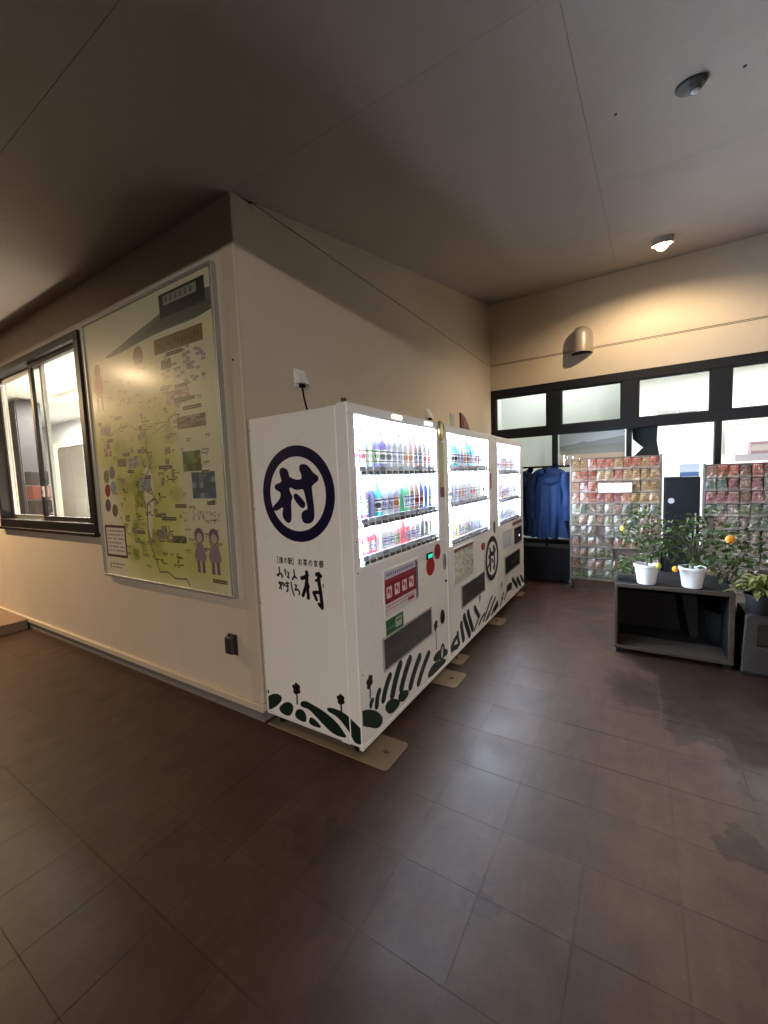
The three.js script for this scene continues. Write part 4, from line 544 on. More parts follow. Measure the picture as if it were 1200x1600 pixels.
{ // signs standing on top of the middle machine
  const s = thing('top_sign', 'folded red fan-shaped sign standing on top of the vending machines', 'sign', [0.62, 1.826, -1.86]);
  const sh = new THREE.Shape(); sh.moveTo(0, 0); sh.lineTo(0, 0.15); sh.quadraticCurveTo(0.14, 0.13, 0.22, 0.0); sh.closePath();
  obj('sign_face', [new THREE.ExtrudeGeometry(sh, { depth: 0.012, bevelEnabled: true, bevelSize: 0.002, bevelThickness: 0.002, bevelSegments: 1 }).rotateY(Math.PI / 2).translate(0, 0.004, 0.1)], P('#6a1c20', 0.45), s);
  obj('sign_band', [box(-0.004, 0.018, 0.05, 0.09, -0.03, 0.06)], P('#9a2228', 0.45), s);
  const c = thing('white_card', 'small white card standing on top of the vending machines', 'card', [0.64, 1.826, -1.55]);
  obj('card_face', [rbox(-0.006, 0.006, 0, 0.12, -0.05, 0.05, 0.002)], P('#cfc9bd', 0.5), c); obj('card_foot', [rbox(-0.03, 0.03, -0.001, 0.008, -0.05, 0.05, 0.002)], P('#cfc9bd', 0.5), c);
}
// beige foot plates that anchor the machines to the floor
for (const [s0, s1, x1, lab] of [[-0.008, 0.23, 0.875, 'beige anchor plate under the near corner of the vending machine with the navy ring'], [0.895, 1.12, 0.878, 'beige anchor plate under the coin side of the vending machine with the navy ring'], [1.24, 1.42, 0.79, 'beige anchor plate under the middle vending machine'], [2.18, 2.38, 0.83, 'beige anchor plate under the black ring emblem'], [3.2, 3.38, 0.78, 'beige anchor plate under the vending machine beside the jackets']]) {
  const p = thing('anchor_plate', lab, 'plate', [0, 0, 0], 0, 'anchor plates under the vending machines'), sh = new THREE.Shape(), r = 0.03, a = -s1, b = -s0, y0 = 0.04;
  sh.moveTo(y0, -a); sh.lineTo(x1 - r, -a); sh.quadraticCurveTo(x1, -a, x1, -a - r); sh.lineTo(x1, -b + r); sh.quadraticCurveTo(x1, -b, x1 - r, -b); sh.lineTo(y0, -b); sh.closePath();
  obj('plate', [new THREE.ExtrudeGeometry(sh, { depth: 0.004, bevelEnabled: true, bevelSize: 0.0015, bevelThickness: 0.0012, bevelSegments: 1 }).rotateX(-Math.PI / 2).translate(0, 0.0018, 0)], mat([0.19, 0.142, 0.09], 0.6, { bumpMap: bumpFine, bumpScale: 0.0005 }), p);
  obj('bolt', [new THREE.CylinderGeometry(0.009, 0.011, 0.008, 6).translate(x1 - 0.075, 0.0105, -(s0 + s1) / 2)], M.darkBrown, p);
  obj('rust_patch', [new THREE.CircleGeometry(0.013, 9).rotateX(-Math.PI / 2).scale(1.9, 1, 0.8).translate(x1 - 0.075, 0.0079, -(s0 + s1) / 2)], mat([0.13, 0.085, 0.05], 0.9), p);
}

// ------------------------------------------------------------------ sockets, vent hood, ceiling sensor
for (const [z, y, lab] of [[-0.47, 2.13, 'white covered wall socket above the vending machine with the navy ring'], [-2.44, 2.11, 'white covered wall socket above the middle vending machine']]) {
  const s = thing('wall_socket', lab, 'socket', [0, y, z], 0, 'covered sockets above the vending machines');
  obj('socket_plate', [rbox(0.0005, 0.008, -0.06, 0.06, -0.05, 0.05, 0.003)], M.plastic, s);
  const sh = new THREE.Shape(); sh.moveTo(0.008, 0.035); sh.lineTo(0.02, 0.03); sh.lineTo(0.05, -0.035); sh.lineTo(0.008, -0.035); sh.closePath();
  obj('socket_hood', [new THREE.ExtrudeGeometry(sh, { depth: 0.085, bevelEnabled: true, bevelSize: 0.002, bevelThickness: 0.002, bevelSegments: 1 }).translate(0, 0, -0.0425)], M.plastic, s);
  obj('plug', [rbox(0.012, 0.04, -0.06, -0.0375, -0.02, 0.02, 0.003)], M.black, s);
  tag(obj('power_cable', [tube([[0.026, y - 0.055, z], [0.03, y - 0.12, z - 0.005], [0.05, y - 0.22, z - 0.01], [0.06, 1.80, z - 0.012]], 0.006)], M.black), z > -1 ? 'black power cable down to the vending machine with the navy ring' : 'black power cable down to the middle vending machine', 'cable', 'power cables above the vending machines');
}
{
  const s = thing('outdoor_outlet', 'dark brown covered outlet low on the cream wall beside the vending machine', 'outlet', [-0.24, 0.447, 0]);
  obj('outlet_plate', [rbox(-0.042, 0.042, -0.066, 0.066, 0.0005, 0.012, 0.004)], M.darkBrown, s); obj('outlet_cover', [rbox(-0.036, 0.036, -0.055, 0.058, 0.012, 0.045, 0.012, 3)], M.darkBrown, s);
}
{
  const v = thing('vent_hood', 'grey steel vent hood on the cream wall above the shop windows', 'vent hood', [1.26, 3.02, ZB]);
  const M1 = mat([0.30, 0.26, 0.22], 0.40, { metalness: 0.25 }), prof = [[0.128, 0.0], [0.134, 0.004], [0.134, 0.20], [0.130, 0.25], [0.115, 0.295], [0.085, 0.33], [0.045, 0.35], [0, 0.355]];
  obj('hood', [new THREE.LatheGeometry(prof.map((p) => new THREE.Vector2(...p)), 40, -Math.PI / 2, Math.PI).scale(1, 1, 1.35).translate(0, 0.0, 0.012)], M1, v);
  obj('wall_flange', [rbox(-0.138, 0.138, -0.004, 0.22, 0.0005, 0.012, 0.02)], M1, v);
  obj('outlet_grille', [new THREE.CylinderGeometry(0.126, 0.126, 0.004, 32, 1, false, -Math.PI / 2, Math.PI).scale(1, 1, 1.33).translate(0, 0.006, 0.014)], M.black, v);
}
{
  const c = new THREE.Vector3(2.111, ceil(-0.942), -0.942), s = thing('ceiling_sensor', 'dark round sensor with a pale eye on the sloping ceiling', 'sensor', c.toArray());
  s.rotation.x = Math.atan(SL);
  obj('sensor_base', [lathe([[0, -0.0005], [0.062, -0.0005], [0.062, -0.012], [0.05, -0.026], [0, -0.028]], 28).scale(1, 1, 1)], mat([0.05, 0.048, 0.045], 0.55), s);
  obj('sensor_head', [new THREE.SphereGeometry(0.028, 20, 14).translate(0.012, -0.032, 0.022)], mat([0.12, 0.115, 0.11], 0.45), s); obj('sensor_eye', [new THREE.SphereGeometry(0.014, 16, 12).scale(1.3, 0.8, 1).translate(0.015, -0.052, 0.034)], M.plastic, s);
  for (const [x, z] of [[1.805, -0.922], [2.31, -0.99]]) tag(obj('ceiling_screw', [new THREE.CylinderGeometry(0.007, 0.007, 0.006, 10).translate(x, ceil(z) - 0.002, z)], M.darkBrown), 'small dark screw head in the ceiling board near the sensor', 'screw', 'screw heads in the ceiling');
}

// ------------------------------------------------------------------ small round ceiling lamps, each a level disc that shines straight down
function downlight(x, y, z, label, power, col) {
  const up = ceil(z) - y, d = thing('downlight', label, 'downlight', [x, y, z], 0, 'small round lamps under the ceiling');
  obj('lamp_housing', [lathe([[0.062, 0.0], [0.078, 0.0], [0.082, 0.006], [0.082, up + 0.014], [0, up + 0.014]], 32)], M.plastic, d);
  obj('lamp_lens', [new THREE.CylinderGeometry(0.061, 0.061, 0.006, 28).translate(0, 0.0035, 0)], mat([0.9, 0.9, 0.9], 0.4, { emissive: rgb(...col), emissiveIntensity: 14 }), d);
  const l = new THREE.RectAreaLight(new THREE.Color(...col), power / 0.0121, 0.11, 0.11); l.position.set(x, y - 0.004, z); l.lookAt(x, 0, z); scene.add(l);
}
function collarLight(x, z, label, power, col) { // bare bulb in a short collar set square to the sloping board, which trims the beam
  const d = thing('downlight', label, 'downlight', [x, ceil(z), z], 0, 'small round lamps under the ceiling'); d.rotation.x = Math.atan(SL);
  obj('collar', [lathe([[0.094, 0.0], [0.091, -0.060], [0.089, -0.062], [0.087, -0.060], [0.087, -0.001], [0.02, -0.001]], 36)], mat([0.40, 0.35, 0.31], 0.7), d);
  obj('bulb', [new THREE.SphereGeometry(0.056, 24, 16).scale(1, 0.95, 1).translate(0, -0.062, 0)], mat([0.9, 0.9, 0.9], 0.4, { emissive: rgb(...col), emissiveIntensity: 30 }), d);
  const n = new THREE.Vector3(0, -1, -SL).normalize(), l = new THREE.PointLight(new THREE.Color(...col), power, 0, 2); l.position.set(x, ceil(z), z).addScaledVector(n, 0.022); l.shadow.radius = 1.0; scene.add(l);
}
collarLight(2.109, -3.63, 'lit round lamp in the ceiling above the shop windows', L.backDown, [1, 0.76, 0.47]);
downlight(-3.1, 2.775, 1.12, 'lit round lamp under the eave in front of the map board', L.eaveDown, [1, 0.70, 0.40]);
downlight(-5.3, 2.775, 1.05, 'lit round lamp under the eave by the low entrance step', L.stepDown, [1, 0.70, 0.40]);
{ // floodlight on a pole in the yard, tipped towards the walkway; the eave cuts its light off high on the walls
  const p = [5.0, 0, 6.1], y = 2.92, tip = 0.36, s = thing('yard_lamp', 'square floodlight on a slim dark pole in the yard facing the walkway', 'street lamp', p), col = [1, 0.90, 0.82];
  s.rotation.y = Math.atan2(4.6, 6.1); // local -z looks at the machines
  obj('pole', [cyl(0.045, 0.035, y + 0.05, 14).translate(0, 0, 0.4)], M.darkBrown, s); obj('pole_base', [cyl(0.11, 0.09, 0.06, 18).translate(0, 0, 0.4)], M.darkBrown, s); obj('arm', [rbox(-0.02, 0.02, y + 0.03, y + 0.06, 0.05, 0.42, 0.006)], M.darkBrown, s);
  const tilt = (g) => g.rotateX(tip).translate(0, y, 0);
  const h = obj('lamp_head', [tilt(rbox(-0.12, 0.12, 0.002, 0.05, -0.15, 0.15, 0.012))], M.darkBrown, s); obj('lamp_lens', [tilt(box(-0.1, 0.1, -0.006, 0.0015, -0.13, 0.13))], mat([0.9, 0.9, 0.9], 0.4, { emissive: rgb(...col), emissiveIntensity: 14 }), h);
  const n = new THREE.Vector3(0, -Math.cos(tip), -Math.sin(tip)).applyAxisAngle(new THREE.Vector3(0, 1, 0), s.rotation.y);
  const l = new THREE.RectAreaLight(new THREE.Color(...col), L.yard / 0.052, 0.2, 0.26); l.position.set(p[0], y, p[2]).addScaledVector(n, 0.012); l.lookAt(l.position.clone().add(n)); scene.add(l);
}
// ------------------------------------------------------------------ things by the entrance step
{
  const s = thing('entrance_step', 'low pale entrance step against the cream wall under the sliding window', 'step');
  obj('step_slab', [rbox(-7, -3.60, -0.01, 0.085, 0.024, 0.42, 0.008)], mat([0.17, 0.11, 0.07], 0.8, { bumpMap: bumpFine, bumpScale: 0.001 }), s);
  obj('step_edge', [rbox(-7, -3.598, 0.0855, 0.10, 0.024, 0.424, 0.004)], mat([0.21, 0.14, 0.09], 0.75), s);
  tag(obj('dark_strip', [rbox(-4.4, -3.02, 0.0, 0.014, 0.46, 0.58, 0.004)], mat([0.012, 0.008, 0.007], 0.95)), 'thin dark strip on the tiles in front of the low entrance step', 'doormat');  // thin dark strip that makes the dark patch on the tiles
}

// ------------------------------------------------------------------ blue jackets on a stand
function jacket(name, x, z, y0, y1, hw, seed, label) {
  const t = thing(name, label, 'jacket', [x, 0, z], 0, 'blue jackets hanging by the shop windows');
  const N = 64, R = 40, q = createNoise2D(rng(seed)), cloth = phys([0.004, 0.022, 0.082], 0.65, { specularIntensity: 0.5, side: THREE.DoubleSide });
  const pos = [], idx = [];
  for (let j = 0; j <= R; j++) for (let i = 0; i <= N; i++) {
    const v = j / R, a = i / N * Math.PI * 2, y = y1 + (y0 - y1) * v + (v > 0.97 ? 0.015 * q(i / 5, 3) : 0);
    const sh = Math.min(1, Math.pow(v / 0.10, 0.55)), w = hw * (0.32 + 0.68 * sh) * (1 - 0.05 * Math.sin(v * 5)) * (1 + 0.04 * v), d = 0.075 * (0.45 + 0.55 * sh) * (1 + 0.35 * v);
    const fold = 1 + (0.05 + 0.26 * v) * q(Math.cos(a) * 1.9, Math.sin(a) * 1.9 + v * 0.55) + (0.035 + 0.10 * v) * q(Math.cos(a) * 5, Math.sin(a) * 5 + v * 0.8);
    pos.push(Math.cos(a) * w * fold, y, Math.sin(a) * d * fold * 1.2);
  }
  for (let j = 0; j < R; j++) for (let i = 0; i < N; i++) { const p = j * (N + 1) + i; idx.push(p, p + 1, p + N + 1, p + 1, p + N + 2, p + N + 1); }
  const g = new THREE.BufferGeometry(); g.setAttribute('position', new THREE.Float32BufferAttribute(pos, 3)); g.setIndex(idx); g.computeVertexNormals();
  const body = obj('jacket_body', [g], cloth, t);
  for (const sd of [-1, 1]) { const pts = [], n = 18; for (let k = 0; k <= n; k++) { const v = k / n; pts.push([sd * (hw * 0.80 + 0.035 * Math.sin(v * 2)) + 0.012 * q(v * 2, sd), y1 - 0.07 - v * 0.56 * (y1 - y0) / 0.85, 0.06 + 0.03 * Math.sin(v * 2.5) + 0.01 * q(v * 3, sd + 4)]); } const sl = obj('sleeve', [tube(pts, 0.062, 30, 14)], cloth, t); sl.scale.set(1, 1, 0.9); }
  obj('collar', [new THREE.TorusGeometry(0.085, 0.032, 10, 28, Math.PI * 1.35).rotateX(Math.PI / 2 + 0.5).rotateY(-1.9).scale(1.15, 1.3, 0.85).translate(0.0, y1 - 0.03, 0.055)], cloth, t);
  obj('hood', [new THREE.SphereGeometry(0.11, 22, 16).scale(1.1, 0.62, 0.32).rotateZ(0.25).translate(0.04, y1 - 0.16, 0.085)], cloth, t);
  return t;
}
jacket('blue_jacket', 0.945, -4.05, 0.60, 1.50, 0.23, 12, 'wide blue jacket hanging in front of the shop window beside the seed rack');
jacket('blue_jacket', 0.60, -4.22, 0.60, 1.47, 0.11, 45, 'narrow blue jacket partly hidden behind the last vending machine');
{
  const s = thing('clothes_stand', 'black clothes stand carrying the blue jackets', 'stand', [0.88, 0, -4.12]);
  obj('top_bar', [bar([-0.42, 1.515, -0.02], [0.30, 1.515, 0.03], 0.012)], M.black, s); obj('post', [bar([0.02, 0.04, 0], [0.02, 1.515, 0], 0.016)], M.black, s); obj('post', [bar([-0.34, 0.04, 0], [-0.34, 1.515, 0], 0.016)], M.black, s);
  obj('base_box', [rbox(-0.30, 0.31, 0.02, 0.46, -0.2, 0.12, 0.01)], M.black, s);
  for (const [x, z] of [[-0.25, 0.1], [0.26, 0.1], [-0.25, -0.18], [0.26, -0.18]]) obj('foot', [cyl(0.02, 0.02, 0.022, 10).translate(x, 0, z)], M.rubber, s);
}

// ------------------------------------------------------------------ seed packet racks
const packetTex = [];
{
  const pal = [['#b5674a', '#d9a07c', '#e9d6b8'], ['#a83c32', '#d6705a', '#f0d8c0'], ['#8c6a3a', '#c7a45c', '#efe2b0'], ['#3f5a3c', '#7d9a66', '#dfe6cc'], ['#4a6a5c', '#8fb0a0', '#e4ece4'], ['#6c4a44', '#a8847a', '#e0d2c8'], ['#2f4a44', '#5c8478', '#c8d6cc'], ['#8a4a50', '#c08088', '#ecd4d4'], ['#5c5c58', '#9a9a92', '#dcdcd4'], ['#40604a', '#a8483a', '#e6dcc4']];
  for (let k = 0; k < 10; k++) packetTex.push(canvasTex(64, 96, (c, w, h) => {
    const r = rng(400 + k), p = pal[k]; c.fillStyle = p[2]; c.fillRect(0, 0, w, h); c.fillStyle = p[0]; c.fillRect(0, 0, w, 20); c.fillStyle = p[1]; c.fillRect(0, 20, w, 60);
    for (let i = 0; i < 26; i++) { c.fillStyle = [p[0], p[1], p[2], '#5a6a3a', '#c9b090'][Math.floor(r() * 5)]; c.beginPath(); c.ellipse(w * r(), 24 + 52 * r(), 4 + 7 * r(), 3 + 6 * r(), r() * 3, 0, 7); c.fill(); }
    c.fillStyle = '#f0ece0'; for (let i = 0; i < 4; i++) c.fillRect(8 + i * 13, 6, 9, 9); c.fillStyle = p[0]; for (let i = 0; i < 7; i++) c.fillRect(6 + i * 8, 86, 5, 4);
  }));
}
const packetMat = packetTex.map((t) => phys([0.34, 0.275, 0.235], 0.5, { map: t, clearcoat: 0.5, clearcoatRoughness: 0.15 }));
const packetGeo = [0, 1, 2].map((k) => { // a slim stuffed paper packet
  const g = new THREE.BoxGeometry(0.078, 0.112, 0.016, 3, 3, 1), p = g.attributes.position;
  for (let i = 0; i < p.count; i++) { const u = p.getX(i) / 0.039, v = p.getY(i) / 0.056; const b = (1 - u * u) * (1 - v * v); p.setZ(i, p.getZ(i) * (0.35 + 0.8 * b) + 0.004 * Math.sin(u * 2 + k) * v); }
  g.computeVertexNormals(); return g;
});
const ORD = ['first', 'second', 'third', 'fourth', 'fifth', 'sixth', 'seventh', 'eighth', 'ninth', 'tenth', 'eleventh'];
function seedRack(x0, x1, zf, yTop, rows, cols, label, group, pick, lab) {
  const t = thing('seed_rack', label, 'rack', [(x0 + x1) / 2, 0, zf], 0), w = x1 - x0, Wm = mat([0.16, 0.15, 0.14], 0.55, { metalness: 0.5 });
  for (const s of [-1, 1]) { obj('side_post', [rbox(s * w / 2 - 0.012, s * w / 2 + 0.012, 0.06, yTop, -0.03, 0.0, 0.004), rbox(s * w / 2 - 0.012, s * w / 2 + 0.012, 0.06, 0.10, -0.30, 0.05, 0.004)], Wm, t); obj('castor', [new THREE.CylinderGeometry(0.028, 0.028, 0.02, 14).rotateZ(Math.PI / 2).translate(s * (w / 2 - 0.02), 0.028, 0.02), rbox(s * (w / 2 - 0.02) - 0.016, s * (w / 2 - 0.02) + 0.016, 0.05, 0.07, 0.0, 0.04, 0.003)], M.rubber, t); }
  obj('back_board', [box(-w / 2 + 0.012, w / 2 - 0.012, 0.10, yTop - 0.01, -0.055, -0.045)], mat([0.16, 0.12, 0.10], 0.7), t);
  const pitch = (yTop - 0.14) / rows;
  for (let r = 0; r < rows; r++) {
    const y = 0.13 + r * pitch;
    obj('shelf_rail', [rbox(-w / 2 + 0.012, w / 2 - 0.012, y - 0.012, y - 0.004, -0.045, 0.03, 0.002), bar([-w / 2 + 0.012, y + 0.026, 0.030], [w / 2 - 0.012, y + 0.026, 0.030], 0.0028, 6)], Wm, t);
    for (let c = 0; c < cols; c++) {
      if (rand() < 0.02) continue;
      const x = (x0 + x1) / 2 - w / 2 + 0.012 + (c + 0.5) * (w - 0.024) / cols, depth = 1 + Math.floor(rand() * 2), k = pick(r, c);
      const p = obj('seed_packet', [packetGeo[Math.floor(rand() * 3)]], packetMat[k]);
      p.position.set(x + (rand() - 0.5) * 0.008, y + 0.056, zf + 0.012 - 0.004 * depth); p.rotation.set(-0.16 + 0.2 * (rand() - 0.5), 0.3 * (rand() - 0.5), 0.16 * (rand() - 0.5)); const sc = (w - 0.024) / cols / 0.082; p.scale.set(sc * (0.9 + 0.2 * rand()), (0.86 + 0.3 * rand()) * Math.min(1.12, (pitch - 0.006) / 0.112), 1 + rand());
      tag(p, lab(r), 'seed packet', group);
    }
  }
  return t;
}
seedRack(1.225, 2.14, -3.86, 1.60, 11, 10, 'tall rack full of seed packets with a white sign beside the blue jackets', 'seed packets in the rack beside the jackets', (r, c) => (r >= 9 ? [0, 2, 2, 1][Math.floor(rand() * 4)] : r >= 7 ? (c > 6 ? 2 : [0, 1, 0, 7][Math.floor(rand() * 4)]) : r >= 5 ? [3, 6, 5, 8][Math.floor(rand() * 4)] : r >= 3 ? [4, 4, 9, 8][Math.floor(rand() * 4)] : [5, 9, 4, 3][Math.floor(rand() * 4)]), (r) => `${r >= 7 ? 'orange or tan' : 'green or grey'} seed packet, ${ORD[10 - r]} row from the top, rack beside the jackets`);
{
  const s = thing('rack_sign', 'white sign plate fixed to the seed rack beside the blue jackets', 'sign', [1.70, 1.235, -3.80]);
  obj('sign_plate', [rbox(-0.17, 0.17, -0.055, 0.055, -0.004, 0.004, 0.003)], P('#cfc4bf', 0.35), s); obj('sign_clip', [bar([-0.12, 0.03, -0.005], [-0.12, 0.03, -0.045], 0.004, 6), bar([0.12, 0.03, -0.005], [0.12, 0.03, -0.045], 0.004, 6)], M.alu, s);
}
seedRack(2.515, 3.62, -3.80, 1.47, 10, 12, 'wide dark seed packet rack on the far side of the black cabinet', 'seed packets in the wide rack', (r, c) => (r >= 9 ? [7, 1, 7, 5][Math.floor(rand() * 4)] : r >= 7 ? [5, 8, 7, 6][Math.floor(rand() * 4)] : [6, 8, 4, 5, 3][Math.floor(rand() * 5)]), (r) => `${r >= 7 ? 'reddish' : 'grey green'} seed packet in the ${ORD[9 - r]} row from the top, wide rack`);
{
  const b = thing('leaflet_box', 'pale pink leaflet box standing on top of the wide seed rack', 'box', [3.05, 1.478, -3.85]);
  obj('box_body', [rbox(-0.30, 0.45, 0, 0.07, -0.08, 0.08, 0.004)], P('#b9b0aa', 0.5), b); obj('box_lid', [rbox(-0.18, 0.44, 0.071, 0.19, -0.06, 0.06, 0.004)], P('#b08a8c', 0.5), b); obj('box_stripe', [box(-0.176, 0.3, 0.10, 0.16, 0.0605, 0.063)], P('#c9b9a8', 0.5), b);
}
{
  const c = thing('black_cabinet', 'black cabinet with a round white badge between the seed racks', 'cabinet', [2.335, 0, -3.98]);
  obj('cabinet_body', [rbox(-0.155, 0.155, 0.02, 1.335, -0.18, 0.13, 0.008)], phys([0.005, 0.006, 0.008], 0.75, { specularIntensity: 0.4 }), c); obj('cabinet_door', [rbox(-0.145, 0.145, 0.05, 1.32, 0.1315, 0.142, 0.004)], phys([0.005, 0.0065, 0.009], 0.7, { specularIntensity: 0.4 }), c);
  obj('round_badge', [new THREE.CylinderGeometry(0.03, 0.03, 0.006, 24).rotateX(Math.PI / 2).translate(-0.10, 1.08, 0.145)], P('#a8acb0', 0.4), c);
  obj('handle', [rbox(0.11, 0.122, 0.7, 0.95, 0.143, 0.165, 0.004)], M.alu, c);
  const n = thing('notice_card', 'white and blue notice card standing on the black cabinet', 'card', [2.40, 1.336, -3.95]);
  obj('card_face', [rbox(-0.085, 0.085, 0.0, 0.14, -0.006, 0.006, 0.002)], P('#b4bcc4', 0.5), n); obj('card_band', [box(-0.083, 0.083, 0.002, 0.05, 0.0062, 0.0085)], P('#3f6088', 0.5), n); obj('card_foot', [rbox(-0.07, 0.07, -0.0005, 0.006, -0.03, 0.03, 0.002)], P('#b4bcc4', 0.5), n);
}

// ------------------------------------------------------------------ wooden crate bench with potted plants
const woodTex = canvasTex(512, 128, (c, w, h) => { const r = rng(88); c.fillStyle = '#5a544c'; c.fillRect(0, 0, w, h); for (let k = 0; k < 420; k++) { c.strokeStyle = `rgba(${r() > 0.5 ? '140,130,118' : '30,26,22'},${0.18 * r()})`; c.lineWidth = 0.6 + 1.6 * r(); const y = h * r(); c.beginPath(); c.moveTo(0, y); c.bezierCurveTo(w * 0.3, y + 10 * (r() - 0.5), w * 0.6, y + 10 * (r() - 0.5), w, y + 8 * (r() - 0.5)); c.stroke(); } });
const oldWood = phys([0.36, 0.33, 0.31], 0.85, { specularIntensity: 0.5, map: woodTex, bumpMap: bumpFine, bumpScale: 0.001 }), blackBoard = phys([0.009, 0.0085, 0.009], 0.85, { specularIntensity: 0.25 });
{
  const b = thing('crate_bench', 'weathered open wooden crate bench carrying two white flower pots', 'bench', [2.14, 0, -2.0]), w = 0.365, zb = -0.56;
  for (let k = 0; k < 5; k++) obj('top_plank', [rbox(-w, w, 0.535, 0.56, -0.112 * (k + 1) + 0.003, -0.112 * k - (k ? 0 : 0.021), 0.003)], blackBoard, b);
  obj('side_panel', [rbox(-w, -w + 0.02, 0.045, 0.534, zb, -0.021, 0.003)], blackBoard, b); obj('side_panel', [rbox(w - 0.03, w, 0.045, 0.534, zb, -0.021, 0.003)], blackBoard, b);
  obj('back_panel', [box(-w + 0.021, w - 0.031, 0.06, 0.534, zb, zb + 0.015)], blackBoard, b); for (let k = 0; k < 4; k++) obj('bottom_plank', [rbox(-w + 0.021, w - 0.031, 0.045, 0.066, -0.14 * (k + 1) + 0.004, -0.14 * k - (k ? 0 : 0.021), 0.003)], k < 2 ? oldWood : blackBoard, b);
  obj('front_edge', [rbox(-w, w, 0.533, 0.561, -0.02, 0.001, 0.003)], oldWood, b); obj('front_edge', [rbox(-w, w, 0.043, 0.068, -0.02, 0.001, 0.003)], oldWood, b); obj('front_edge', [rbox(-w, -w + 0.022, 0.069, 0.532, -0.02, 0.0, 0.003)], oldWood, b); obj('front_edge', [rbox(w - 0.032, w, 0.069, 0.532, -0.02, 0.0, 0.003)], oldWood, b);
  for (const [x, z] of [[-0.33, -0.04], [0.33, -0.04], [-0.33, -0.5], [0.33, -0.5]]) obj('foot', [rbox(x - 0.025, x + 0.025, 0, 0.042, z - 0.025, z + 0.025, 0.004)], blackBoard, b);
  const bd = thing('leaning_board', 'dark board leaning inside the open wooden crate bench', 'board', [2.39, 0.068, -2.42]); obj('board_panel', [rbox(-0.09, 0.09, 0, 0.42, -0.01, 0.01, 0.003).rotateZ(0.18).rotateX(-0.1)], phys([0.006, 0.0065, 0.007], 0.7, { specularIntensity: 0.3 }), bd); obj('board_strip', [rbox(-0.095, -0.08, 0, 0.42, 0.0105, 0.016, 0.002).rotateZ(0.18).rotateX(-0.1)], blackBoard, bd);
}
function leafCloud(n, centre, rad, size, seed, tall = 1) { // many small bent leaves spread through the crown
  const r = rng(seed), pos = [], nor = [], idx = [], v = new THREE.Vector3(), q = new THREE.Quaternion(), e = new THREE.Euler();
  for (let k = 0; k < n; k++) {
    let x, y, z; do { x = 2 * r() - 1; y = 2 * r() - 1; z = 2 * r() - 1; } while (x * x + y * y + z * z > 1 || n3(x * 2.2 + seed, y * 2.2, z * 2.2) < -0.05);
    e.set((r() - 0.5) * 2.2, r() * 6.28, (r() - 0.5) * 2.2); q.setFromEuler(e); const s = size * (0.6 + 0.7 * r()), base = pos.length / 3;
    for (const [a, b, c] of [[0, 0, 0], [0.30, 0.06, 0.5], [0, -0.05, 0.6], [-0.30, 0.06, 0.5], [0, -0.16, 1.25]]) { v.set(a * s, b * s, c * s).applyQuaternion(q); pos.push(centre[0] + x * rad[0] + v.x, centre[1] + y * rad[1] * tall + v.y, centre[2] + z * rad[2] + v.z); }
    idx.push(base, base + 1, base + 2, base, base + 2, base + 3, base + 1, base + 4, base + 2, base + 2, base + 4, base + 3);
  }
  const g = new THREE.BufferGeometry(); g.setAttribute('position', new THREE.Float32BufferAttribute(pos, 3)); g.setAttribute('uv', new THREE.Float32BufferAttribute(new Float32Array(pos.length / 3 * 2), 2)); g.setIndex(idx); g.computeVertexNormals(); return g;
}
const leafM = phys([0.046, 0.070, 0.018], 0.65, { specularIntensity: 0.3, transmission: 0.25, thickness: 0, side: THREE.DoubleSide }), leafY = phys([0.15, 0.17, 0.03], 0.6, { transmission: 0.3, thickness: 0, side: THREE.DoubleSide });
const potM = mat([0.72, 0.73, 0.74], 0.4), soil = mat([0.02, 0.015, 0.012], 0.95);
function fruit(col, p, r, label, cat) { const f = thing('citrus_fruit', label, cat, p, 0, 'citrus fruit on the potted plants'); obj('fruit_skin', [new THREE.SphereGeometry(r, 20, 16).scale(0.95, 1.05, 0.95)], mat(col, 0.45, { bumpMap: bumpFine, bumpScale: 0.0006 }), f); obj('stalk', [cyl(0.0025, 0.002, 0.018, 6).translate(0, r * 1.0, 0)], mat([0.05, 0.06, 0.02], 0.8), f); }
function pottedCitrus(x, z, label, seed, leaf, crown) {
  const t = thing('potted_citrus', label, 'potted plant', [x, 0.5605, z]);
  const pot = obj('pot', [lathe([[0, 0], [0.056, 0], [0.060, 0.003], [0.078, 0.128], [0.084, 0.130], [0.086, 0.136], [0.086, 0.150], [0.083, 0.153], [0.078, 0.150], [0.076, 0.125], [0.0755, 0.124]], 36)], potM, t); obj('soil', [new THREE.CylinderGeometry(0.0762, 0.0752, 0.006, 28).translate(0, 0.122, 0)], soil, pot);
  const r = rng(seed), stems = [bar([0, 0.12, 0], [0.01, 0.26, 0.0], 0.007)];
  for (let k = 0; k < 15; k++) { const a = k * 2.4, e = crown.c, q = [e[0] + Math.cos(a) * crown.r[0] * 0.7, e[1] + (r() - 0.3) * crown.r[1] * 0.9, e[2] + Math.sin(a) * crown.r[2] * 0.7]; stems.push(tube([[0.008, 0.16 + 0.02 * (k % 4), 0], [(q[0] + 0.01) / 2, (q[1] + 0.2) / 2 + 0.03, q[2] / 2], q], 0.003, 10, 5)); }
  obj('stem', stems, mat([0.06, 0.05, 0.03], 0.8), t);
  obj('foliage', [leafCloud(leaf, crown.c, crown.r, 0.040, seed)], leafM, t);
  return t;
}
pottedCitrus(1.985, -2.09, 'lemon plant in a white pot on the crate bench', 91, 260, { c: [-0.02, 0.38, -0.04], r: [0.20, 0.24, 0.18] });
pottedCitrus(2.268, -2.09, 'orange plant in a white pot on the crate bench', 92, 280, { c: [0.0, 0.35, -0.03], r: [0.21, 0.23, 0.18] });
fruit([0.62, 0.45, 0.03], [1.825, 0.985, -2.06], 0.020, 'yellow lemon hanging high on the lemon plant', 'lemon');
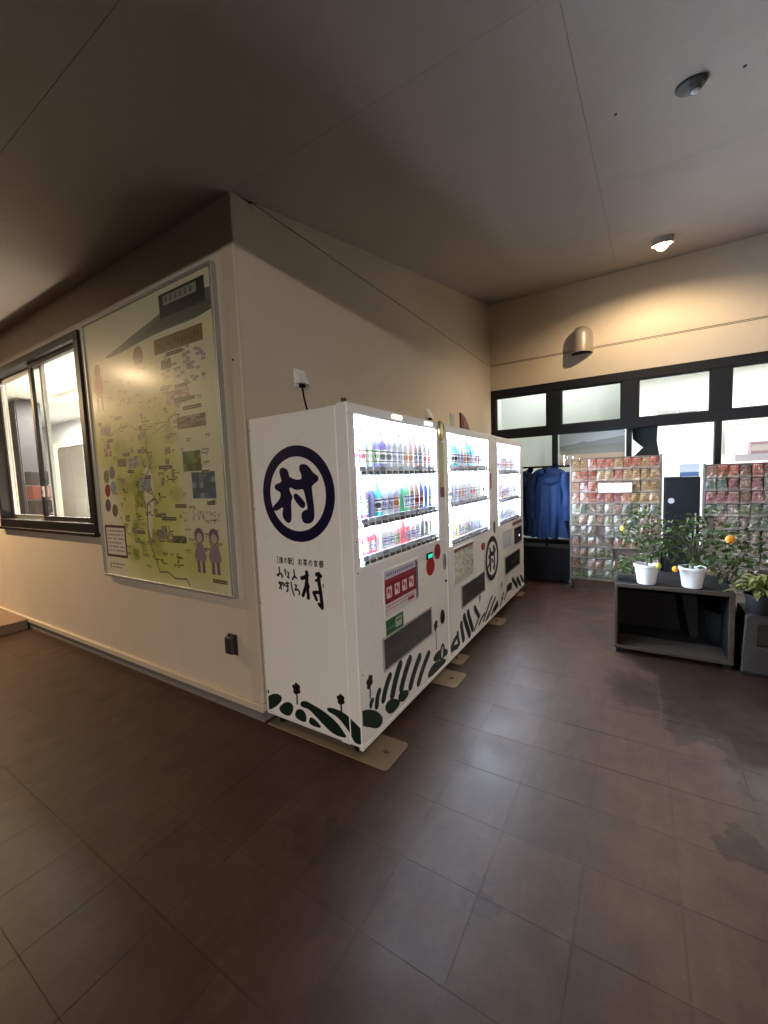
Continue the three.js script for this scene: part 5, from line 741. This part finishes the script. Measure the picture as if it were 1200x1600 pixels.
fruit([0.40, 0.42, 0.06], [2.058, 0.722, -2.0], 0.022, 'pale green lime over the rim of the white pot', 'lime');
fruit([0.72, 0.32, 0.02], [2.160, 0.705, -2.0], 0.021, 'small orange beside the rim of the second white pot', 'orange');
{ // low dark tray at the crate's corner
  const t = thing('plant_tray', 'low dark seedling tray on the corner of the crate bench', 'tray', [1.865, 0.5605, -2.16]); obj('tray_body', [rbox(-0.075, 0.06, 0, 0.045, -0.12, 0.05, 0.008)], M.rubber, t); obj('tray_soil', [box(-0.065, 0.05, 0.0455, 0.048, -0.11, 0.04)], soil, t); obj('seedlings', [leafCloud(160, [-0.005, 0.10, -0.03], [0.09, 0.09, 0.09], 0.03, 57)], leafM, t);
}
{ // grey container with a broad leafed plant right of the bench
  const c = thing('grey_container', 'grey plastic stand with a square opening beside the crate bench', 'stand', [2.70, 0, -2.02]), Mg = phys([0.026, 0.022, 0.021], 0.7, { specularIntensity: 0.5 });
  obj('stand_front', (() => { const s = new THREE.Shape(); s.moveTo(-0.15, 0.03); s.lineTo(0.15, 0.03); s.lineTo(0.13, 0.40); s.quadraticCurveTo(0.12, 0.43, 0.09, 0.43); s.lineTo(-0.09, 0.43); s.quadraticCurveTo(-0.13, 0.43, -0.135, 0.40); s.closePath(); const h = new THREE.Path(); h.moveTo(-0.085, 0.20); h.lineTo(-0.08, 0.37); h.lineTo(0.07, 0.37); h.lineTo(0.08, 0.20); h.closePath(); s.holes.push(h); return [new THREE.ExtrudeGeometry(s, { depth: 0.03, bevelEnabled: true, bevelSize: 0.008, bevelThickness: 0.008, bevelSegments: 3 }).translate(0, 0, 0)]; })(), Mg, c);
  obj('stand_box', [rbox(-0.13, 0.13, 0.04, 0.41, -0.34, -0.012, 0.01)], mat([0.02, 0.018, 0.017], 0.7), c); obj('stand_foot', [rbox(-0.16, 0.16, 0, 0.028, -0.34, 0.04, 0.008)], blackBoard, c);
  const p = thing('leafy_plant', 'yellow green broad leafed plant in a dark pot beside the crate bench', 'potted plant', [2.64, 0.44, -2.02]);
  obj('pot', [lathe([[0, 0], [0.07, 0], [0.09, 0.12], [0.095, 0.13], [0.085, 0.13], [0.082, 0.11]], 28)], M.rubber, p);
  const leaves = [], r = rng(66);
  for (let k = 0; k < 70; k++) { const a = r() * 6.28, ln = 0.11 + 0.10 * r(), lift = 0.2 + 0.9 * r(), n = 6, pos = [], idx = []; for (let i = 0; i <= n; i++) { const u = i / n, rr = u * ln * Math.cos(lift * 0.6), y = 0.12 + 0.12 * lift * Math.sin(u * 2.2) + 0.05 * lift * u - 0.05 * u * u, w = 0.021 * Math.sin(Math.PI * (0.08 + 0.92 * u)) + 0.001; for (const sd of [-1, 0, 1]) pos.push(Math.cos(a) * rr - Math.sin(a) * w * sd + 0.03 * Math.cos(k), y + (sd ? 0.006 : 0), Math.sin(a) * rr + Math.cos(a) * w * sd + 0.03 * Math.sin(k)); if (i < n) for (const o of [0, 1]) { const b = i * 3 + o; idx.push(b, b + 1, b + 3, b + 1, b + 4, b + 3); } } const g = new THREE.BufferGeometry(); g.setAttribute('position', new THREE.Float32BufferAttribute(pos, 3)); g.setAttribute('uv', new THREE.Float32BufferAttribute(new Float32Array(pos.length / 3 * 2), 2)); g.setIndex(idx); g.computeVertexNormals(); leaves.push(g); }
  obj('foliage', leaves, leafY, p);
  const o = thing('orange_shrub', 'dark shrub with one orange fruit behind the yellow green plant', 'potted plant', [2.52, 0, -2.45]);
  obj('pot', [lathe([[0, 0], [0.11, 0], [0.14, 0.30], [0.145, 0.31], [0.13, 0.31], [0.12, 0.28]], 28)], M.rubber, o); obj('stem', [bar([0, 0.27, 0], [0, 0.62, 0], 0.01), bar([0, 0.5, 0], [0.1, 0.8, 0.05], 0.006), bar([0, 0.5, 0], [-0.1, 0.78, 0.05], 0.006)], mat([0.06, 0.05, 0.03], 0.8), o);
  obj('foliage', [leafCloud(300, [0.03, 0.76, 0.05], [0.26, 0.25, 0.18], 0.045, 93)], leafM, o);
  fruit([0.75, 0.28, 0.02], [2.50, 0.905, -2.22], 0.032, 'large orange on the dark shrub in front of the wide rack', 'orange');
}

// ------------------------------------------------------------------ shadows on everything, then draw
scene.traverse((o) => { if (o.isMesh) { o.castShadow = o.receiveShadow = true; } if (o.isPointLight || o.isSpotLight) { o.castShadow = true; o.shadow.mapSize.set(1024, 1024); o.shadow.bias = -0.0005; } });
renderer.render(scene, camera);
